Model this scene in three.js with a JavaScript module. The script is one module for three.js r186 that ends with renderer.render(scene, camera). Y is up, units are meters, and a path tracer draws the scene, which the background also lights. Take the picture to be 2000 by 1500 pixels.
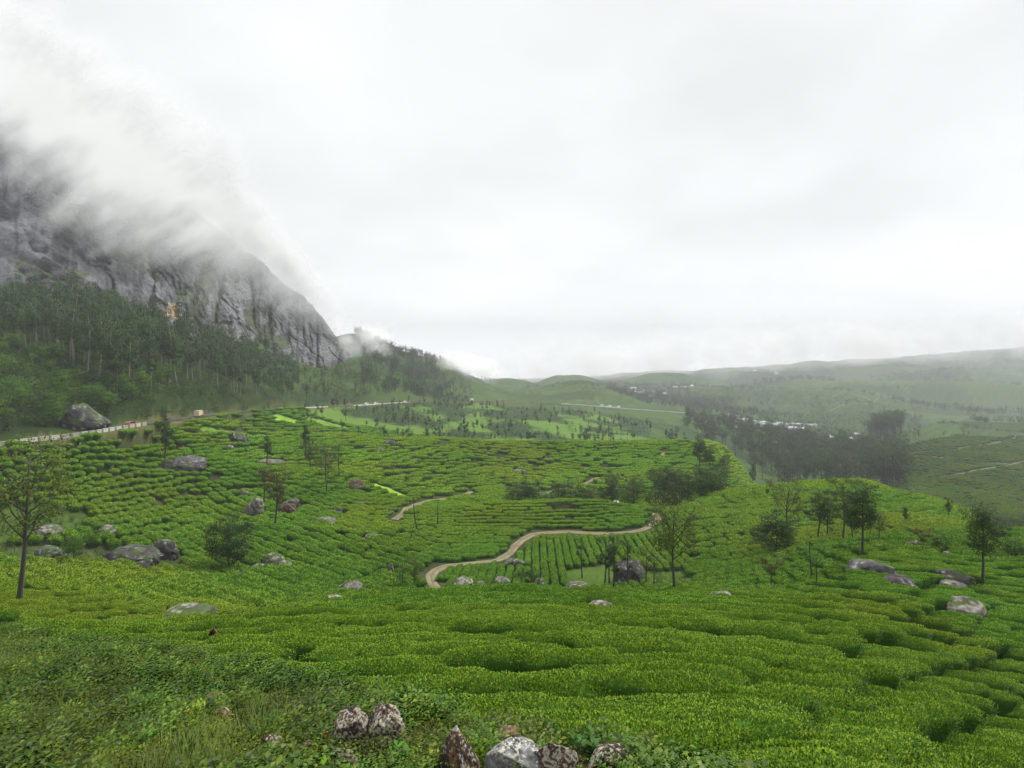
import * as THREE from 'three';
import { mergeGeometries } from 'three/addons/utils/BufferGeometryUtils.js';

// ---------------------------------------------------------------- camera, sky, sun, exposure
const scene = new THREE.Scene();
const EYE = 50, F = 1177, HORIZON = 690;                       // eye height, focal length and horizon row of the 2000 x 1500 photograph
const camera = new THREE.PerspectiveCamera(2 * Math.atan(750 / F) * 180 / Math.PI, 4 / 3, 0.3, 20000);
camera.position.set(0, EYE, 0);
camera.setViewOffset(2000, 1500, 0, 750 - HORIZON, 2000, 1500); // a level camera with the lens shifted down: verticals stay vertical
const renderer = new THREE.WebGLRenderer();
renderer.toneMapping = THREE.LinearToneMapping;
renderer.toneMappingExposure = 2.55;
renderer.shadowMap.enabled = true;

// ---------------------------------------------------------------- random numbers and noise
function rng(seed) { let s = seed >>> 0; return () => { s = (s + 0x6d2b79f5) | 0; let t = Math.imul(s ^ (s >>> 15), 1 | s); t = (t + Math.imul(t ^ (t >>> 7), 61 | t)) ^ t; return ((t ^ (t >>> 14)) >>> 0) / 4294967296; }; }
const { clamp, lerp, smoothstep } = THREE.MathUtils;
function hash(ix, iy, iz) { let h = Math.imul(ix, 374761393) + Math.imul(iy, 668265263) + Math.imul(iz, 2147483647 ^ 0x5bd1e995); h = Math.imul(h ^ (h >>> 13), 1274126177); return ((h ^ (h >>> 16)) >>> 0) / 4294967296; }
const qu = (t) => t * t * t * (t * (t * 6 - 15) + 10);
function noise2(x, y, k = 0) { const ix = Math.floor(x), iy = Math.floor(y), u = qu(x - ix), v = qu(y - iy); return lerp(lerp(hash(ix, iy, k), hash(ix + 1, iy, k), u), lerp(hash(ix, iy + 1, k), hash(ix + 1, iy + 1, k), u), v) * 2 - 1; }
function noise3(x, y, z) { const iz = Math.floor(z), w = qu(z - iz); return lerp(noise2(x, y, iz * 7 + 3), noise2(x, y, iz * 7 + 10), w); }
function fbm2(x, y, n = 4, k = 0) { let a = 0.5, s = 0; for (let i = 0; i < n; i++) { s += a * noise2(x, y, k + i * 31); x = x * 2.03 + 17.1; y = y * 2.03 - 9.7; a *= 0.5; } return s; }
function fbm3(x, y, z, n = 4) { let a = 0.5, s = 0; for (let i = 0; i < n; i++) { s += a * noise3(x, y, z); x = x * 2.03 + 5.1; y = y * 2.03 - 3.7; z = z * 2.03 + 1.3; a *= 0.5; } return s; }
// monotone cubic through (x, y) points
function pchip(X, Y) {
  const n = X.length, m = new Float64Array(n), d = [];
  for (let i = 0; i < n - 1; i++) d.push((Y[i + 1] - Y[i]) / (X[i + 1] - X[i]));
  for (let i = 0; i < n; i++) m[i] = i === 0 ? d[0] : i === n - 1 ? d[n - 2] : d[i - 1] * d[i] <= 0 ? 0 : 2 * d[i - 1] * d[i] / (d[i - 1] + d[i]);
  return (x) => {
    if (x <= X[0]) return Y[0]; if (x >= X[n - 1]) return Y[n - 1];
    let a = 0, b = n - 1; while (b - a > 1) { const c = (a + b) >> 1; if (X[c] <= x) a = c; else b = c; }
    const h = X[b] - X[a], t = (x - X[a]) / h, t2 = t * t, t3 = t2 * t;
    return (2 * t3 - 3 * t2 + 1) * Y[a] + (t3 - 2 * t2 + t) * h * m[a] + (3 * t2 - 2 * t3) * Y[b] + (t3 - t2) * h * m[b];
  };
}
const lin = (X, Y) => (x) => { if (x <= X[0]) return Y[0]; for (let i = 1; i < X.length; i++) if (x <= X[i]) return lerp(Y[i - 1], Y[i], (x - X[i - 1]) / (X[i] - X[i - 1])); return Y[Y.length - 1]; };

// ---------------------------------------------------------------- overcast sky
{
  const W = 1024, H = 512, data = new Float32Array(W * H * 4);
  for (let j = 0; j < H; j++) {
    const el = ((j + 0.5) / H - 0.5) * Math.PI, sy = Math.sin(el), c = Math.cos(el);
    for (let i = 0; i < W; i++) {
      const az = ((i + 0.5) / W - 0.5) * 2 * Math.PI, x = Math.cos(az) * c, z = Math.sin(az) * c, o = (j * W + i) * 4;
      const k = 1 / (Math.max(sy, 0) + 0.22);
      const big = fbm2(x * k * 0.9 + 4.3, z * k * 0.9 + 1.7, 3, 5), fine = fbm2(x * k * 2.6 + 8.1, z * k * 2.6 - 2.2, 5, 9);
      let v = 0.375 + 0.07 * big + 0.04 * fine + 0.36 * Math.exp(-Math.max(sy, 0) * 14);
      if (sy < 0) v = 0.72;
      data[o] = v * 0.975; data[o + 1] = v * 1.0; data[o + 2] = v * 1.012; data[o + 3] = 1;
    }
  }
  const sky = new THREE.DataTexture(data, W, H, THREE.RGBAFormat, THREE.FloatType);
  sky.mapping = THREE.EquirectangularReflectionMapping; sky.magFilter = THREE.LinearFilter; sky.needsUpdate = true;
  scene.background = sky; scene.environment = sky;
}
const sun = new THREE.DirectionalLight(new THREE.Color(1, 0.965, 0.9), 1.5);
sun.name = 'sun'; sun.position.set(330, 560, -270); sun.target.position.set(0, 0, 0); sun.castShadow = true; sun.shadow.radius = 20;
Object.assign(sun.shadow.camera, { left: -600, right: 600, top: 600, bottom: -600, far: 3000 });
scene.add(sun, sun.target);
scene.fog = new THREE.FogExp2(new THREE.Color(0.93, 0.97, 1.0), 0.00026);

// ---------------------------------------------------------------- terrain
// Each column: where in the photograph (row) the ground stands at a distance Z, for one column of the photograph; the ground between is interpolated.
const FAR_L = [5000, 690];
const COLS = [
  [-400, [2, 2220], [9, 1500], [14, 1360], [20, 1275], [30, 1210], [38, 1222], [50, 1172], [65, 1130], [85, 1080], [95, 1010], [104, 935], [112, 890], [118, 882], [126, 850], [150, 760], [200, 640], [260, 560], [330, 500], [420, 470], [700, 520], FAR_L],
  [0, [2, 2220], [9, 1500], [14, 1360], [20, 1275], [30, 1212], [38, 1224], [50, 1174], [65, 1130], [85, 1082], [97, 1020], [110, 940], [119, 893], [124, 866], [132, 856], [136, 842], [150, 800], [180, 730], [230, 640], [260, 600], [330, 540], [420, 500], [700, 560], FAR_L],
  [150, [2, 2220], [9, 1500], [14, 1360], [20, 1275], [30, 1212], [38, 1222], [52, 1172], [68, 1128], [88, 1080], [102, 1015], [118, 950], [131, 895], [139, 848], [147, 841], [152, 824], [170, 770], [200, 715], [245, 650], [270, 615], [350, 550], [450, 520], [700, 560], FAR_L],
  [300, [2, 2220], [9, 1500], [14, 1360], [20, 1275], [31, 1214], [42, 1220], [56, 1190], [72, 1148], [92, 1090], [108, 1030], [125, 975], [142, 920], [154, 882], [161, 858], [165, 824], [174, 817], [179, 802], [195, 765], [230, 715], [290, 660], [310, 640], [400, 590], [520, 540], [800, 580], FAR_L],
  [400, [2, 2220], [9, 1500], [14, 1360], [20, 1270], [30, 1212], [44, 1216], [62, 1182], [80, 1138], [98, 1085], [115, 1030], [135, 970], [150, 915], [160, 885], [180, 850], [205, 811], [215, 806], [222, 794], [260, 750], [330, 695], [365, 665], [450, 630], [600, 590], [900, 610], FAR_L],
  [500, [2, 2220], [9, 1500], [14, 1358], [20, 1262], [30, 1205], [38, 1196], [52, 1206], [72, 1165], [95, 1095], [118, 1020], [140, 955], [156, 908], [166, 908], [180, 885], [200, 856], [218, 842], [235, 842], [262, 801], [272, 797], [280, 786], [320, 752], [390, 705], [430, 675], [520, 640], [700, 620], [1000, 650], FAR_L],
  [600, [2, 2220], [9, 1500], [14, 1355], [20, 1258], [30, 1195], [42, 1176], [56, 1196], [76, 1160], [98, 1090], [122, 1015], [144, 958], [160, 918], [172, 914], [190, 884], [216, 846], [232, 842], [250, 850], [290, 826], [350, 795], [362, 794], [372, 784], [440, 745], [520, 710], [600, 690], [700, 672], [900, 672], FAR_L],
  [700, [2, 2220], [9, 1500], [14, 1352], [20, 1255], [28, 1205], [44, 1165], [56, 1188], [78, 1157], [100, 1085], [128, 1005], [148, 962], [165, 925], [176, 918], [205, 880], [236, 848], [250, 856], [300, 846], [340, 830], [400, 808], [456, 790], [470, 788], [485, 780], [540, 746], [590, 712], [640, 690], [740, 670], [800, 655], [900, 668], [1500, 680], [5000, 720]],
  [850, [2, 2220], [9, 1500], [14, 1350], [20, 1250], [28, 1198], [46, 1155], [60, 1175], [84, 1148], [100, 1100], [118, 1050], [132, 1010], [142, 988], [150, 990], [165, 978], [185, 950], [210, 905], [235, 872], [252, 857], [265, 866], [330, 852], [400, 830], [500, 803], [570, 784], [590, 782], [610, 777], [700, 758], [850, 725], [960, 706], [1100, 712], [2000, 725], [5000, 735]],
  [1000, [2, 2220], [9, 1500], [14, 1350], [20, 1246], [28, 1195], [47, 1152], [62, 1172], [86, 1146], [102, 1098], [116, 1060], [126, 1032], [142, 978], [150, 985], [172, 985], [185, 962], [215, 922], [240, 884], [258, 861], [272, 872], [340, 860], [420, 840], [520, 812], [640, 790], [700, 783], [780, 781], [900, 772], [1150, 758], [1400, 751], [1700, 757], [2500, 752], [5000, 742]],
  [1150, [2, 2220], [9, 1500], [14, 1350], [20, 1246], [28, 1195], [48, 1153], [64, 1172], [87, 1146], [102, 1100], [116, 1062], [127, 1032], [142, 978], [152, 988], [176, 985], [188, 955], [215, 920], [242, 888], [262, 866], [276, 874], [340, 868], [430, 848], [560, 820], [700, 798], [790, 791], [860, 785], [960, 770], [1100, 762], [1250, 768], [1600, 756], [2200, 750], [3200, 740], [5000, 738]],
  [1300, [2, 2220], [9, 1500], [14, 1352], [20, 1248], [28, 1196], [49, 1150], [64, 1166], [90, 1125], [112, 1060], [130, 1012], [145, 990], [158, 992], [178, 962], [205, 932], [235, 902], [262, 866], [278, 862], [300, 880], [420, 862], [560, 840], [750, 815], [870, 804], [960, 799], [1200, 785], [1600, 765], [2200, 745], [3000, 735], [4000, 728], [5000, 732]],
  [1400, [2, 2220], [9, 1505], [14, 1358], [20, 1254], [28, 1200], [48, 1155], [62, 1166], [88, 1118], [108, 1064], [126, 1016], [144, 985], [158, 970], [176, 968], [205, 955], [240, 915], [270, 885], [300, 868], [320, 866], [345, 885], [500, 885], [700, 845], [880, 812], [1000, 806], [1250, 790], [1600, 770], [2200, 748], [3000, 730], [4000, 722], [5000, 726]],
  [1500, [2, 2220], [9, 1515], [14, 1372], [20, 1266], [28, 1208], [46, 1160], [58, 1160], [84, 1105], [103, 1062], [122, 1015], [142, 975], [158, 953], [172, 975], [250, 985], [400, 950], [500, 915], [620, 872], [800, 838], [900, 826], [1100, 805], [1500, 775], [2000, 757], [2600, 742], [3200, 725], [4000, 716], [5000, 720]],
  [1600, [2, 2220], [9, 1530], [14, 1392], [20, 1285], [28, 1220], [42, 1168], [58, 1138], [78, 1082], [92, 1056], [104, 1052], [125, 1008], [145, 965], [160, 943], [175, 965], [260, 985], [400, 955], [500, 920], [620, 878], [800, 842], [900, 828], [1100, 808], [1500, 776], [2000, 757], [2600, 738], [3200, 716], [4000, 708], [5000, 712]],
  [1700, [2, 2220], [9, 1550], [14, 1418], [20, 1315], [28, 1250], [38, 1180], [50, 1118], [64, 1068], [74, 1048], [86, 1056], [110, 1012], [140, 960], [158, 942], [172, 965], [270, 985], [400, 950], [500, 912], [620, 872], [800, 838], [900, 825], [1100, 806], [1500, 775], [2000, 752], [2600, 730], [3200, 708], [4000, 700], [5000, 704]],
  [1850, [2, 2220], [9, 1590], [14, 1480], [20, 1390], [28, 1315], [38, 1225], [50, 1150], [62, 1085], [74, 1050], [90, 1034], [112, 1012], [138, 985], [152, 1005], [220, 1020], [280, 985], [350, 950], [430, 905], [520, 868], [620, 836], [660, 826], [760, 838], [900, 828], [1100, 808], [1500, 778], [2000, 745], [2600, 718], [3200, 700], [4000, 692], [5000, 700]],
  [2000, [2, 2220], [9, 1640], [14, 1545], [20, 1465], [28, 1380], [38, 1272], [50, 1175], [62, 1100], [74, 1055], [84, 1030], [98, 1050], [200, 1050], [260, 1010], [330, 970], [400, 925], [480, 885], [570, 850], [650, 828], [700, 822], [800, 832], [950, 822], [1200, 800], [1600, 768], [2000, 735], [2600, 708], [3200, 690], [4000, 684], [5000, 690]],
  [2400, [2, 2220], [9, 1680], [14, 1600], [20, 1520], [28, 1430], [38, 1310], [50, 1190], [62, 1110], [74, 1060], [84, 1036], [98, 1050], [200, 1040], [260, 1000], [330, 955], [400, 905], [480, 860], [570, 825], [650, 805], [700, 800], [800, 808], [950, 800], [1200, 780], [1600, 745], [2000, 715], [2600, 690], [3200, 675], [4000, 668], [5000, 674]],
];
const NK = 560, LZ0 = Math.log(2), LZ1 = Math.log(7000);
const profile = COLS.map(([, ...knots]) => {
  const f = pchip(knots.map((k) => Math.log(k[0])), knots.map(([Z, py]) => (py - HORIZON) / F * Z)), t = new Float64Array(NK);
  for (let i = 0; i < NK; i++) t[i] = f(LZ0 + (LZ1 - LZ0) * i / (NK - 1));
  return t;
});
const PXS = COLS.map((c) => c[0]);
function drop(px, Z) {
  const q = clamp((Math.log(Z) - LZ0) / (LZ1 - LZ0), 0, 0.99999) * (NK - 1), k = Math.floor(q), w = q - k, n = PXS.length;
  px = clamp(px, PXS[0], PXS[n - 1]);
  let a = 0; while (a < n - 2 && PXS[a + 1] <= px) a++;
  const v = (c) => { c = clamp(c, 0, n - 1); return lerp(profile[c][k], profile[c][k + 1], w); };
  const slope = (c) => c <= 0 || c >= n - 1 ? 0 : (v(c + 1) - v(c - 1)) / (PXS[c + 1] - PXS[c - 1]);
  const h = PXS[a + 1] - PXS[a], t = (px - PXS[a]) / h, t2 = t * t, t3 = t2 * t;
  return (2 * t3 - 3 * t2 + 1) * v(a) + (t3 - 2 * t2 + t) * h * slope(a) + (3 * t2 - 2 * t3) * v(a + 1) + (t3 - t2) * h * slope(a + 1);
}
const CANOPY = 0.85;                                            // the profiles follow the tea tops; the soil lies that much lower
const weedZ = lin([-400, 0, 300, 500, 700, 900, 1100, 1300, 1700, 2000, 2400], [30, 27, 21, 17, 14.2, 12.4, 10.9, 9.6, 8.6, 8, 8]); // how far the weeds of the near bank reach
const roadBench = [];                                          // filled below: the road's points, which the soil is levelled to
const DOMES = [[1075, 1150, 10, 70, 130], [1140, 1080, 17, 80, 120], [1190, 960, 11, 90, 90], [1010, 1500, 22, 110, 170], [1110, 1900, 42, 190, 240], [1620, 1330, 26, 190, 210], [1560, 1720, 30, 230, 260], [1740, 1500, 30, 220, 200], [1660, 1120, 12, 120, 100], [1900, 1500, 34, 260, 220], [1850, 1950, 40, 300, 260], [1420, 1500, 20, 200, 220], [1330, 2100, 34, 260, 260], [1720, 2500, 46, 420, 330], [1500, 2600, 40, 380, 330]].map(([px, Z, ...r]) => [(px - 1000) / F * Z, Z, ...r]); // rounded hills of the far valley
function canopyAt(x, Z) {
  let d;
  if (Z >= 2.5) d = drop(1000 + F * x / Z, Z);
  else { const d0 = drop(1000 + F * x / 2.5, 2.5); d = 1.75 + (d0 - 1.75) * smoothstep(Z, -1, 2.5); }
  const rough = Z < 4 ? 0 : smoothstep(Z, 4, 20) * (fbm2(x / 9, Z / 9, 3, 77) * 0.35) + smoothstep(Z, 60, 200) * fbm2(x / 34, Z / 34, 3, 41) * 1.3 + smoothstep(Z, 500, 1500) * fbm2(x / 240, Z / 240, 4, 11) * Math.min(Z * 0.011, 34) + smoothstep(Z, 250, 600) * fbm2(x / 90, Z / 90, 3, 23) * 3;
  let hill = 0; if (Z > 600) for (const [hx, hz, hh, rx, rz] of DOMES) { const q = ((x - hx) / rx) ** 2 + ((Z - hz) / rz) ** 2; if (q < 1) hill += hh * (1 - q) * (1 - q); }
  return EYE - d + rough + hill;
}
function groundAt(x, Z) {
  const edge = weedZ(1000 + F * x / Math.max(Z, 2.5));
  let y = canopyAt(x, Z) - lerp(0.12, CANOPY, smoothstep(Z, edge - 0.6, edge + 0.8));
  for (const r of roadBench) {
    if (x < r.x0 - r.w || x > r.x1 + r.w || Z < r.z0 - r.w || Z > r.z1 + r.w) continue;
    for (let i = 0; i < r.p.length - 1; i++) {
      const [ax, az, ay] = r.p[i], [bx, bz, by] = r.p[i + 1], dx = bx - ax, dz = bz - az, t = clamp(((x - ax) * dx + (Z - az) * dz) / (dx * dx + dz * dz), 0, 1), e = Math.hypot(x - ax - dx * t, Z - az - dz * t);
      if (e < r.w) y = lerp(lerp(ay, by, t) - 0.06, y, smoothstep(e, r.half, r.w));
    }
  }
  return y;
}
// the ground point seen at a place of the photograph: a ray is followed until it meets the tea tops
function at(px, py, from = 3) {
  const u = (px - 1000) / F, v = (py - HORIZON) / F;
  let Z0 = from, Z = from;
  while (Z < 6500) { if (EYE - v * Z < canopyAt(u * Z, Z)) break; Z0 = Z; Z *= 1.006; }
  for (let i = 0; i < 14; i++) { const m = (Z0 + Z) / 2; if (EYE - v * m < canopyAt(u * m, m)) Z = m; else Z0 = m; }
  return { x: u * Z, z: Z, y: groundAt(u * Z, Z) };
}
const pxOf = (x, Z) => 1000 + F * x / Z;
const pyOf = (y, Z) => HORIZON + F * (EYE - y) / Z;

// ---------------------------------------------------------------- helpers for geometry and naming
const V = (x, y, z) => new THREE.Vector3(x, y, z);
const counts = {};
const numbered = (name) => { const n = counts[name] = (counts[name] ?? -1) + 1; return n ? name + '_' + String(n).padStart(3, '0') : name; };
function tag(o, label, category, group, kind) { if (label) o.userData.label = label; if (category) o.userData.category = category; if (group) o.userData.group = group; if (kind) o.userData.kind = kind; return o; }
function add(o, name, parent = scene) { o.name = parent === scene ? numbered(name) : name; o.castShadow = o.receiveShadow = true; parent.add(o); return o; }
const mesh = (name, geometry, material, parent) => add(new THREE.Mesh(geometry, material), name, parent);
function thing(name, x, y, z, turn = 0, label, category, group) { const g = add(new THREE.Group(), name); g.position.set(x, y, z); g.rotation.y = turn; return tag(g, label, category, group); }
function copy(o, name, x, y, z, turn, scale, label, group) { const c = o.clone(); c.name = numbered(name); c.userData = { ...o.userData }; c.position.set(x, y, z); c.rotation.y = turn; if (scale) c.scale.set(...[].concat(scale, scale, scale).slice(0, 3)); if (label) c.userData.label = label; if (group) c.userData.group = group; scene.add(c); return c; }
class Geo {
  constructor() { this.p = []; this.n = []; this.c = []; this.i = []; this.uv = []; }
  v(x, y, z, nx, ny, nz, r, g, b, u = 0, w = 0) { this.p.push(x, y, z); this.n.push(nx, ny, nz); this.c.push(r, g, b); this.uv.push(u, w); return this.p.length / 3 - 1; }
  tri(a, b, c) { this.i.push(a, b, c); }
  // a leaf: two faces folded along the midrib, a diamond outline
  leaf(x, y, z, dx, dy, dz, sx, sy, sz, nx, ny, nz, c, fold = 0.12) {
    const l = Math.hypot(dx, dy, dz) * fold, a = this.v(x, y, z, nx, ny, nz, ...c), m = 0.45;
    const b = this.v(x + dx * m + sx - nx * -l, y + dy * m + sy + ny * l, z + dz * m + sz + nz * l, nx, ny, nz, ...c), t = this.v(x + dx, y + dy, z + dz, nx, ny, nz, ...c), d = this.v(x + dx * m - sx + nx * l, y + dy * m - sy + ny * l, z + dz * m - sz + nz * l, nx, ny, nz, ...c);
    this.tri(a, b, t); this.tri(a, t, d);
  }
  // a tapered limb through points [x, y, z, radius]
  limb(pts, sides, c, cap = true) {
    const rings = [];
    for (let k = 0; k < pts.length; k++) {
      const p = pts[k], q = pts[Math.min(k + 1, pts.length - 1)], o = pts[Math.max(k - 1, 0)], d = V(q[0] - o[0], q[1] - o[1], q[2] - o[2]).normalize(), s = V(0, 0, 1).cross(d);
      if (s.lengthSq() < 1e-4) s.set(1, 0, 0); s.normalize(); const w = V().copy(d).cross(s), ring = [];
      for (let i = 0; i < sides; i++) { const a = i / sides * Math.PI * 2, nx = s.x * Math.cos(a) + w.x * Math.sin(a), ny = s.y * Math.cos(a) + w.y * Math.sin(a), nz = s.z * Math.cos(a) + w.z * Math.sin(a), f = 1 + (hash(k, i, sides) - 0.5) * 0.25; ring.push(this.v(p[0] + nx * p[3], p[1] + ny * p[3], p[2] + nz * p[3], nx, ny, nz, c[0] * f, c[1] * f, c[2] * f, i / sides, k)); }
      rings.push(ring);
    }
    for (let k = 0; k < rings.length - 1; k++) for (let i = 0; i < sides; i++) { const j = (i + 1) % sides, a = rings[k], b = rings[k + 1]; this.tri(a[i], a[j], b[j]); this.tri(a[i], b[j], b[i]); }
    if (cap) { const e = pts[pts.length - 1], r = rings[rings.length - 1], m = this.v(e[0], e[1], e[2], 0, 1, 0, ...c); for (let i = 0; i < sides; i++) this.tri(r[i], r[(i + 1) % sides], m); }
  }
  box(x0, y0, z0, x1, y1, z1, c) { const P = [[x0, y0, z0], [x1, y0, z0], [x1, y1, z0], [x0, y1, z0], [x0, y0, z1], [x1, y0, z1], [x1, y1, z1], [x0, y1, z1]]; for (const [f, n] of [[[0, 3, 2, 1], [0, 0, -1]], [[4, 5, 6, 7], [0, 0, 1]], [[0, 4, 7, 3], [-1, 0, 0]], [[1, 2, 6, 5], [1, 0, 0]], [[3, 7, 6, 2], [0, 1, 0]], [[0, 1, 5, 4], [0, -1, 0]]]) { const k = f.map((q) => this.v(...P[q], ...n, ...c)); this.tri(k[0], k[1], k[2]); this.tri(k[0], k[2], k[3]); } }
  build(normals = true) {
    const g = new THREE.BufferGeometry();
    g.setAttribute('position', new THREE.Float32BufferAttribute(this.p, 3)); g.setAttribute('color', new THREE.Float32BufferAttribute(this.c, 3)); g.setAttribute('uv', new THREE.Float32BufferAttribute(this.uv, 2));
    if (normals === true) g.setAttribute('normal', new THREE.Float32BufferAttribute(this.n, 3));
    g.setIndex(this.p.length / 3 > 65535 ? new THREE.Uint32BufferAttribute(this.i, 1) : new THREE.Uint16BufferAttribute(this.i, 1));
    if (normals === 'smooth') g.computeVertexNormals();
    return g;
  }
}
function tex(size, f, srgb = false) {
  const d = new Uint8Array(size * size * 4);
  for (let j = 0; j < size; j++) for (let i = 0; i < size; i++) { const c = f(i / size, j / size, i, j), o = (j * size + i) * 4; for (let k = 0; k < 3; k++) d[o + k] = clamp(Math.round((Array.isArray(c) ? c[k] : c) * 255), 0, 255); d[o + 3] = 255; }
  const t = new THREE.DataTexture(d, size, size); t.wrapS = t.wrapT = THREE.RepeatWrapping; t.magFilter = THREE.LinearFilter; if (srgb) t.colorSpace = THREE.SRGBColorSpace; t.needsUpdate = true; return t;
}
// noise that repeats after n cells
function tile2(x, y, n, k) { const ix = Math.floor(x), iy = Math.floor(y), u = qu(x - ix), v = qu(y - iy), m = (a) => ((a % n) + n) % n; return lerp(lerp(hash(m(ix), m(iy), k), hash(m(ix + 1), m(iy), k), u), lerp(hash(m(ix), m(iy + 1), k), hash(m(ix + 1), m(iy + 1), k), u), v); }
const tfbm = (u, v, n, oct, k) => { let a = 0.5, s = 0, t = 0; for (let i = 0; i < oct; i++) { s += a * tile2(u * n, v * n, n, k + i); t += a; n *= 2; a *= 0.55; } return s / t; };
const soilTex = tex(256, (u, v) => tfbm(u, v, 8, 5, 3)), rockTex = tex(512, (u, v) => clamp(0.5 + (tfbm(u, v, 8, 6, 13) - 0.5) * 1.6 - 0.35 * Math.pow(1 - Math.abs(tfbm(u, v, 6, 4, 23) - 0.5) * 2, 14), 0, 1));
const M = {
  ground: new THREE.MeshPhysicalMaterial({ vertexColors: true, roughness: 0.95, specularIntensity: 0.1, bumpMap: soilTex, bumpScale: 0.06 }),
  track: new THREE.MeshStandardMaterial({ vertexColors: true, roughness: 0.95, bumpMap: soilTex, bumpScale: 0.05 }),
  cliff: new THREE.MeshStandardMaterial({ vertexColors: true, roughness: 0.85, bumpMap: rockTex, bumpScale: 1.2 }),
  rock: new THREE.MeshStandardMaterial({ vertexColors: true, roughness: 0.88, bumpMap: rockTex, bumpScale: 0.03 }),
  leaf: new THREE.MeshPhysicalMaterial({ vertexColors: true, roughness: 0.65, transmission: 0.35, thickness: 0, specularIntensity: 0.16, side: THREE.DoubleSide }),
  matte: new THREE.MeshPhysicalMaterial({ vertexColors: true, roughness: 0.9, transmission: 0.3, thickness: 0, specularIntensity: 0.15, side: THREE.DoubleSide }),
  mound: new THREE.MeshPhysicalMaterial({ vertexColors: true, roughness: 0.9, specularIntensity: 0.15 }),
  bark: new THREE.MeshStandardMaterial({ vertexColors: true, roughness: 0.9 }),
  paint: new THREE.MeshStandardMaterial({ vertexColors: true, roughness: 0.75 }),
  metal: new THREE.MeshPhysicalMaterial({ vertexColors: true, roughness: 0.4, clearcoat: 0.5 }),
  glass: new THREE.MeshStandardMaterial({ color: new THREE.Color().setRGB(0.02, 0.025, 0.03), roughness: 0.1 }),
  rubber: new THREE.MeshStandardMaterial({ color: new THREE.Color().setRGB(0.015, 0.015, 0.015), roughness: 0.9 }),
};

// ---------------------------------------------------------------- land cover
const ellipse = (px, py, rx, rz, turn = 0) => { const p = at(px, py); return { x: p.x, z: p.z, rx, rz, c: Math.cos(turn), s: Math.sin(turn) }; };
const inside = (e, x, z, k = 0.25) => { const a = x - e.x, b = z - e.z, u = (a * e.c + b * e.s) / e.rx, v = (b * e.c - a * e.s) / e.rz; return Math.hypot(u, v) + k * noise2(x / (e.rx * 0.5), z / (e.rx * 0.5), 5) < 1; };
function line(points, w, from) { const p = points.map(([px, py]) => { const q = at(px, py, from); return [q.x, q.z, q.y]; }); return poly(p, w); }
function poly(p, w) { const xs = p.map((q) => q[0]), zs = p.map((q) => q[1]); return { p, w, x0: Math.min(...xs), x1: Math.max(...xs), z0: Math.min(...zs), z1: Math.max(...zs) }; }
function near(l, x, z, w = l.w) { if (x < l.x0 - w || x > l.x1 + w || z < l.z0 - w || z > l.z1 + w) return 99; let m = 99; for (let i = 0; i < l.p.length - 1; i++) { const [ax, az] = l.p[i], [bx, bz] = l.p[i + 1], dx = bx - ax, dz = bz - az, t = clamp(((x - ax) * dx + (z - az) * dz) / (dx * dx + dz * dz + 1e-9), 0, 1); m = Math.min(m, Math.hypot(x - ax - dx * t, z - az - dz * t)); } return m; }
function smoothLine(points, from, step) { // pixel points to a smooth run of ground points
  const c = new THREE.CatmullRomCurve3(points.map(([px, py]) => { const q = at(px, py, from); return V(q.x, 0, q.z); }), false, 'centripetal'), n = Math.max(4, Math.round(c.getLength() / step));
  return c.getSpacedPoints(n).map((q) => [q.x, q.z, groundAt(q.x, q.z)]);
}
// the mountain road: points along its outer edge (column, row, distance)
const roadCurve = new THREE.CatmullRomCurve3([[-420, 893, 112], [-250, 885, 114], [-100, 876, 119], [0, 866, 124], [70, 857, 131], [150, 848, 139], [220, 837, 150], [300, 824, 165], [350, 817, 185], [400, 811, 205], [450, 805, 232], [500, 801, 262], [560, 797, 310], [620, 794, 370], [700, 790.5, 456], [780, 786, 520], [850, 784, 570], [920, 783.5, 625], [1000, 783.5, 698], [1080, 787, 745], [1150, 791.5, 788], [1230, 798, 830], [1340, 806, 885]].map(([px, py, Z]) => V((px - 1000) / F * Z, EYE - (py - HORIZON) / F * Z - 0.5, Z)), false, 'centripetal');
const ROADW = 6.4, roadOut = roadCurve.getSpacedPoints(260);
const roadSide = roadOut.map((p, i) => { const a = roadOut[Math.max(0, i - 1)], b = roadOut[Math.min(260, i + 1)], d = V(b.x - a.x, 0, b.z - a.z).normalize(); return V(-d.z, 0, d.x); }); // towards the mountain
const roadMid = roadOut.map((p, i) => [p.x + roadSide[i].x * ROADW / 2, p.z + roadSide[i].z * ROADW / 2, p.y]);
for (let i = 0; i < 260; i += 10) roadBench.push({ ...poly(roadMid.slice(i, i + 11), 6.5), half: 3.4 });
const roadLine = poly(roadMid, 4);

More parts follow.
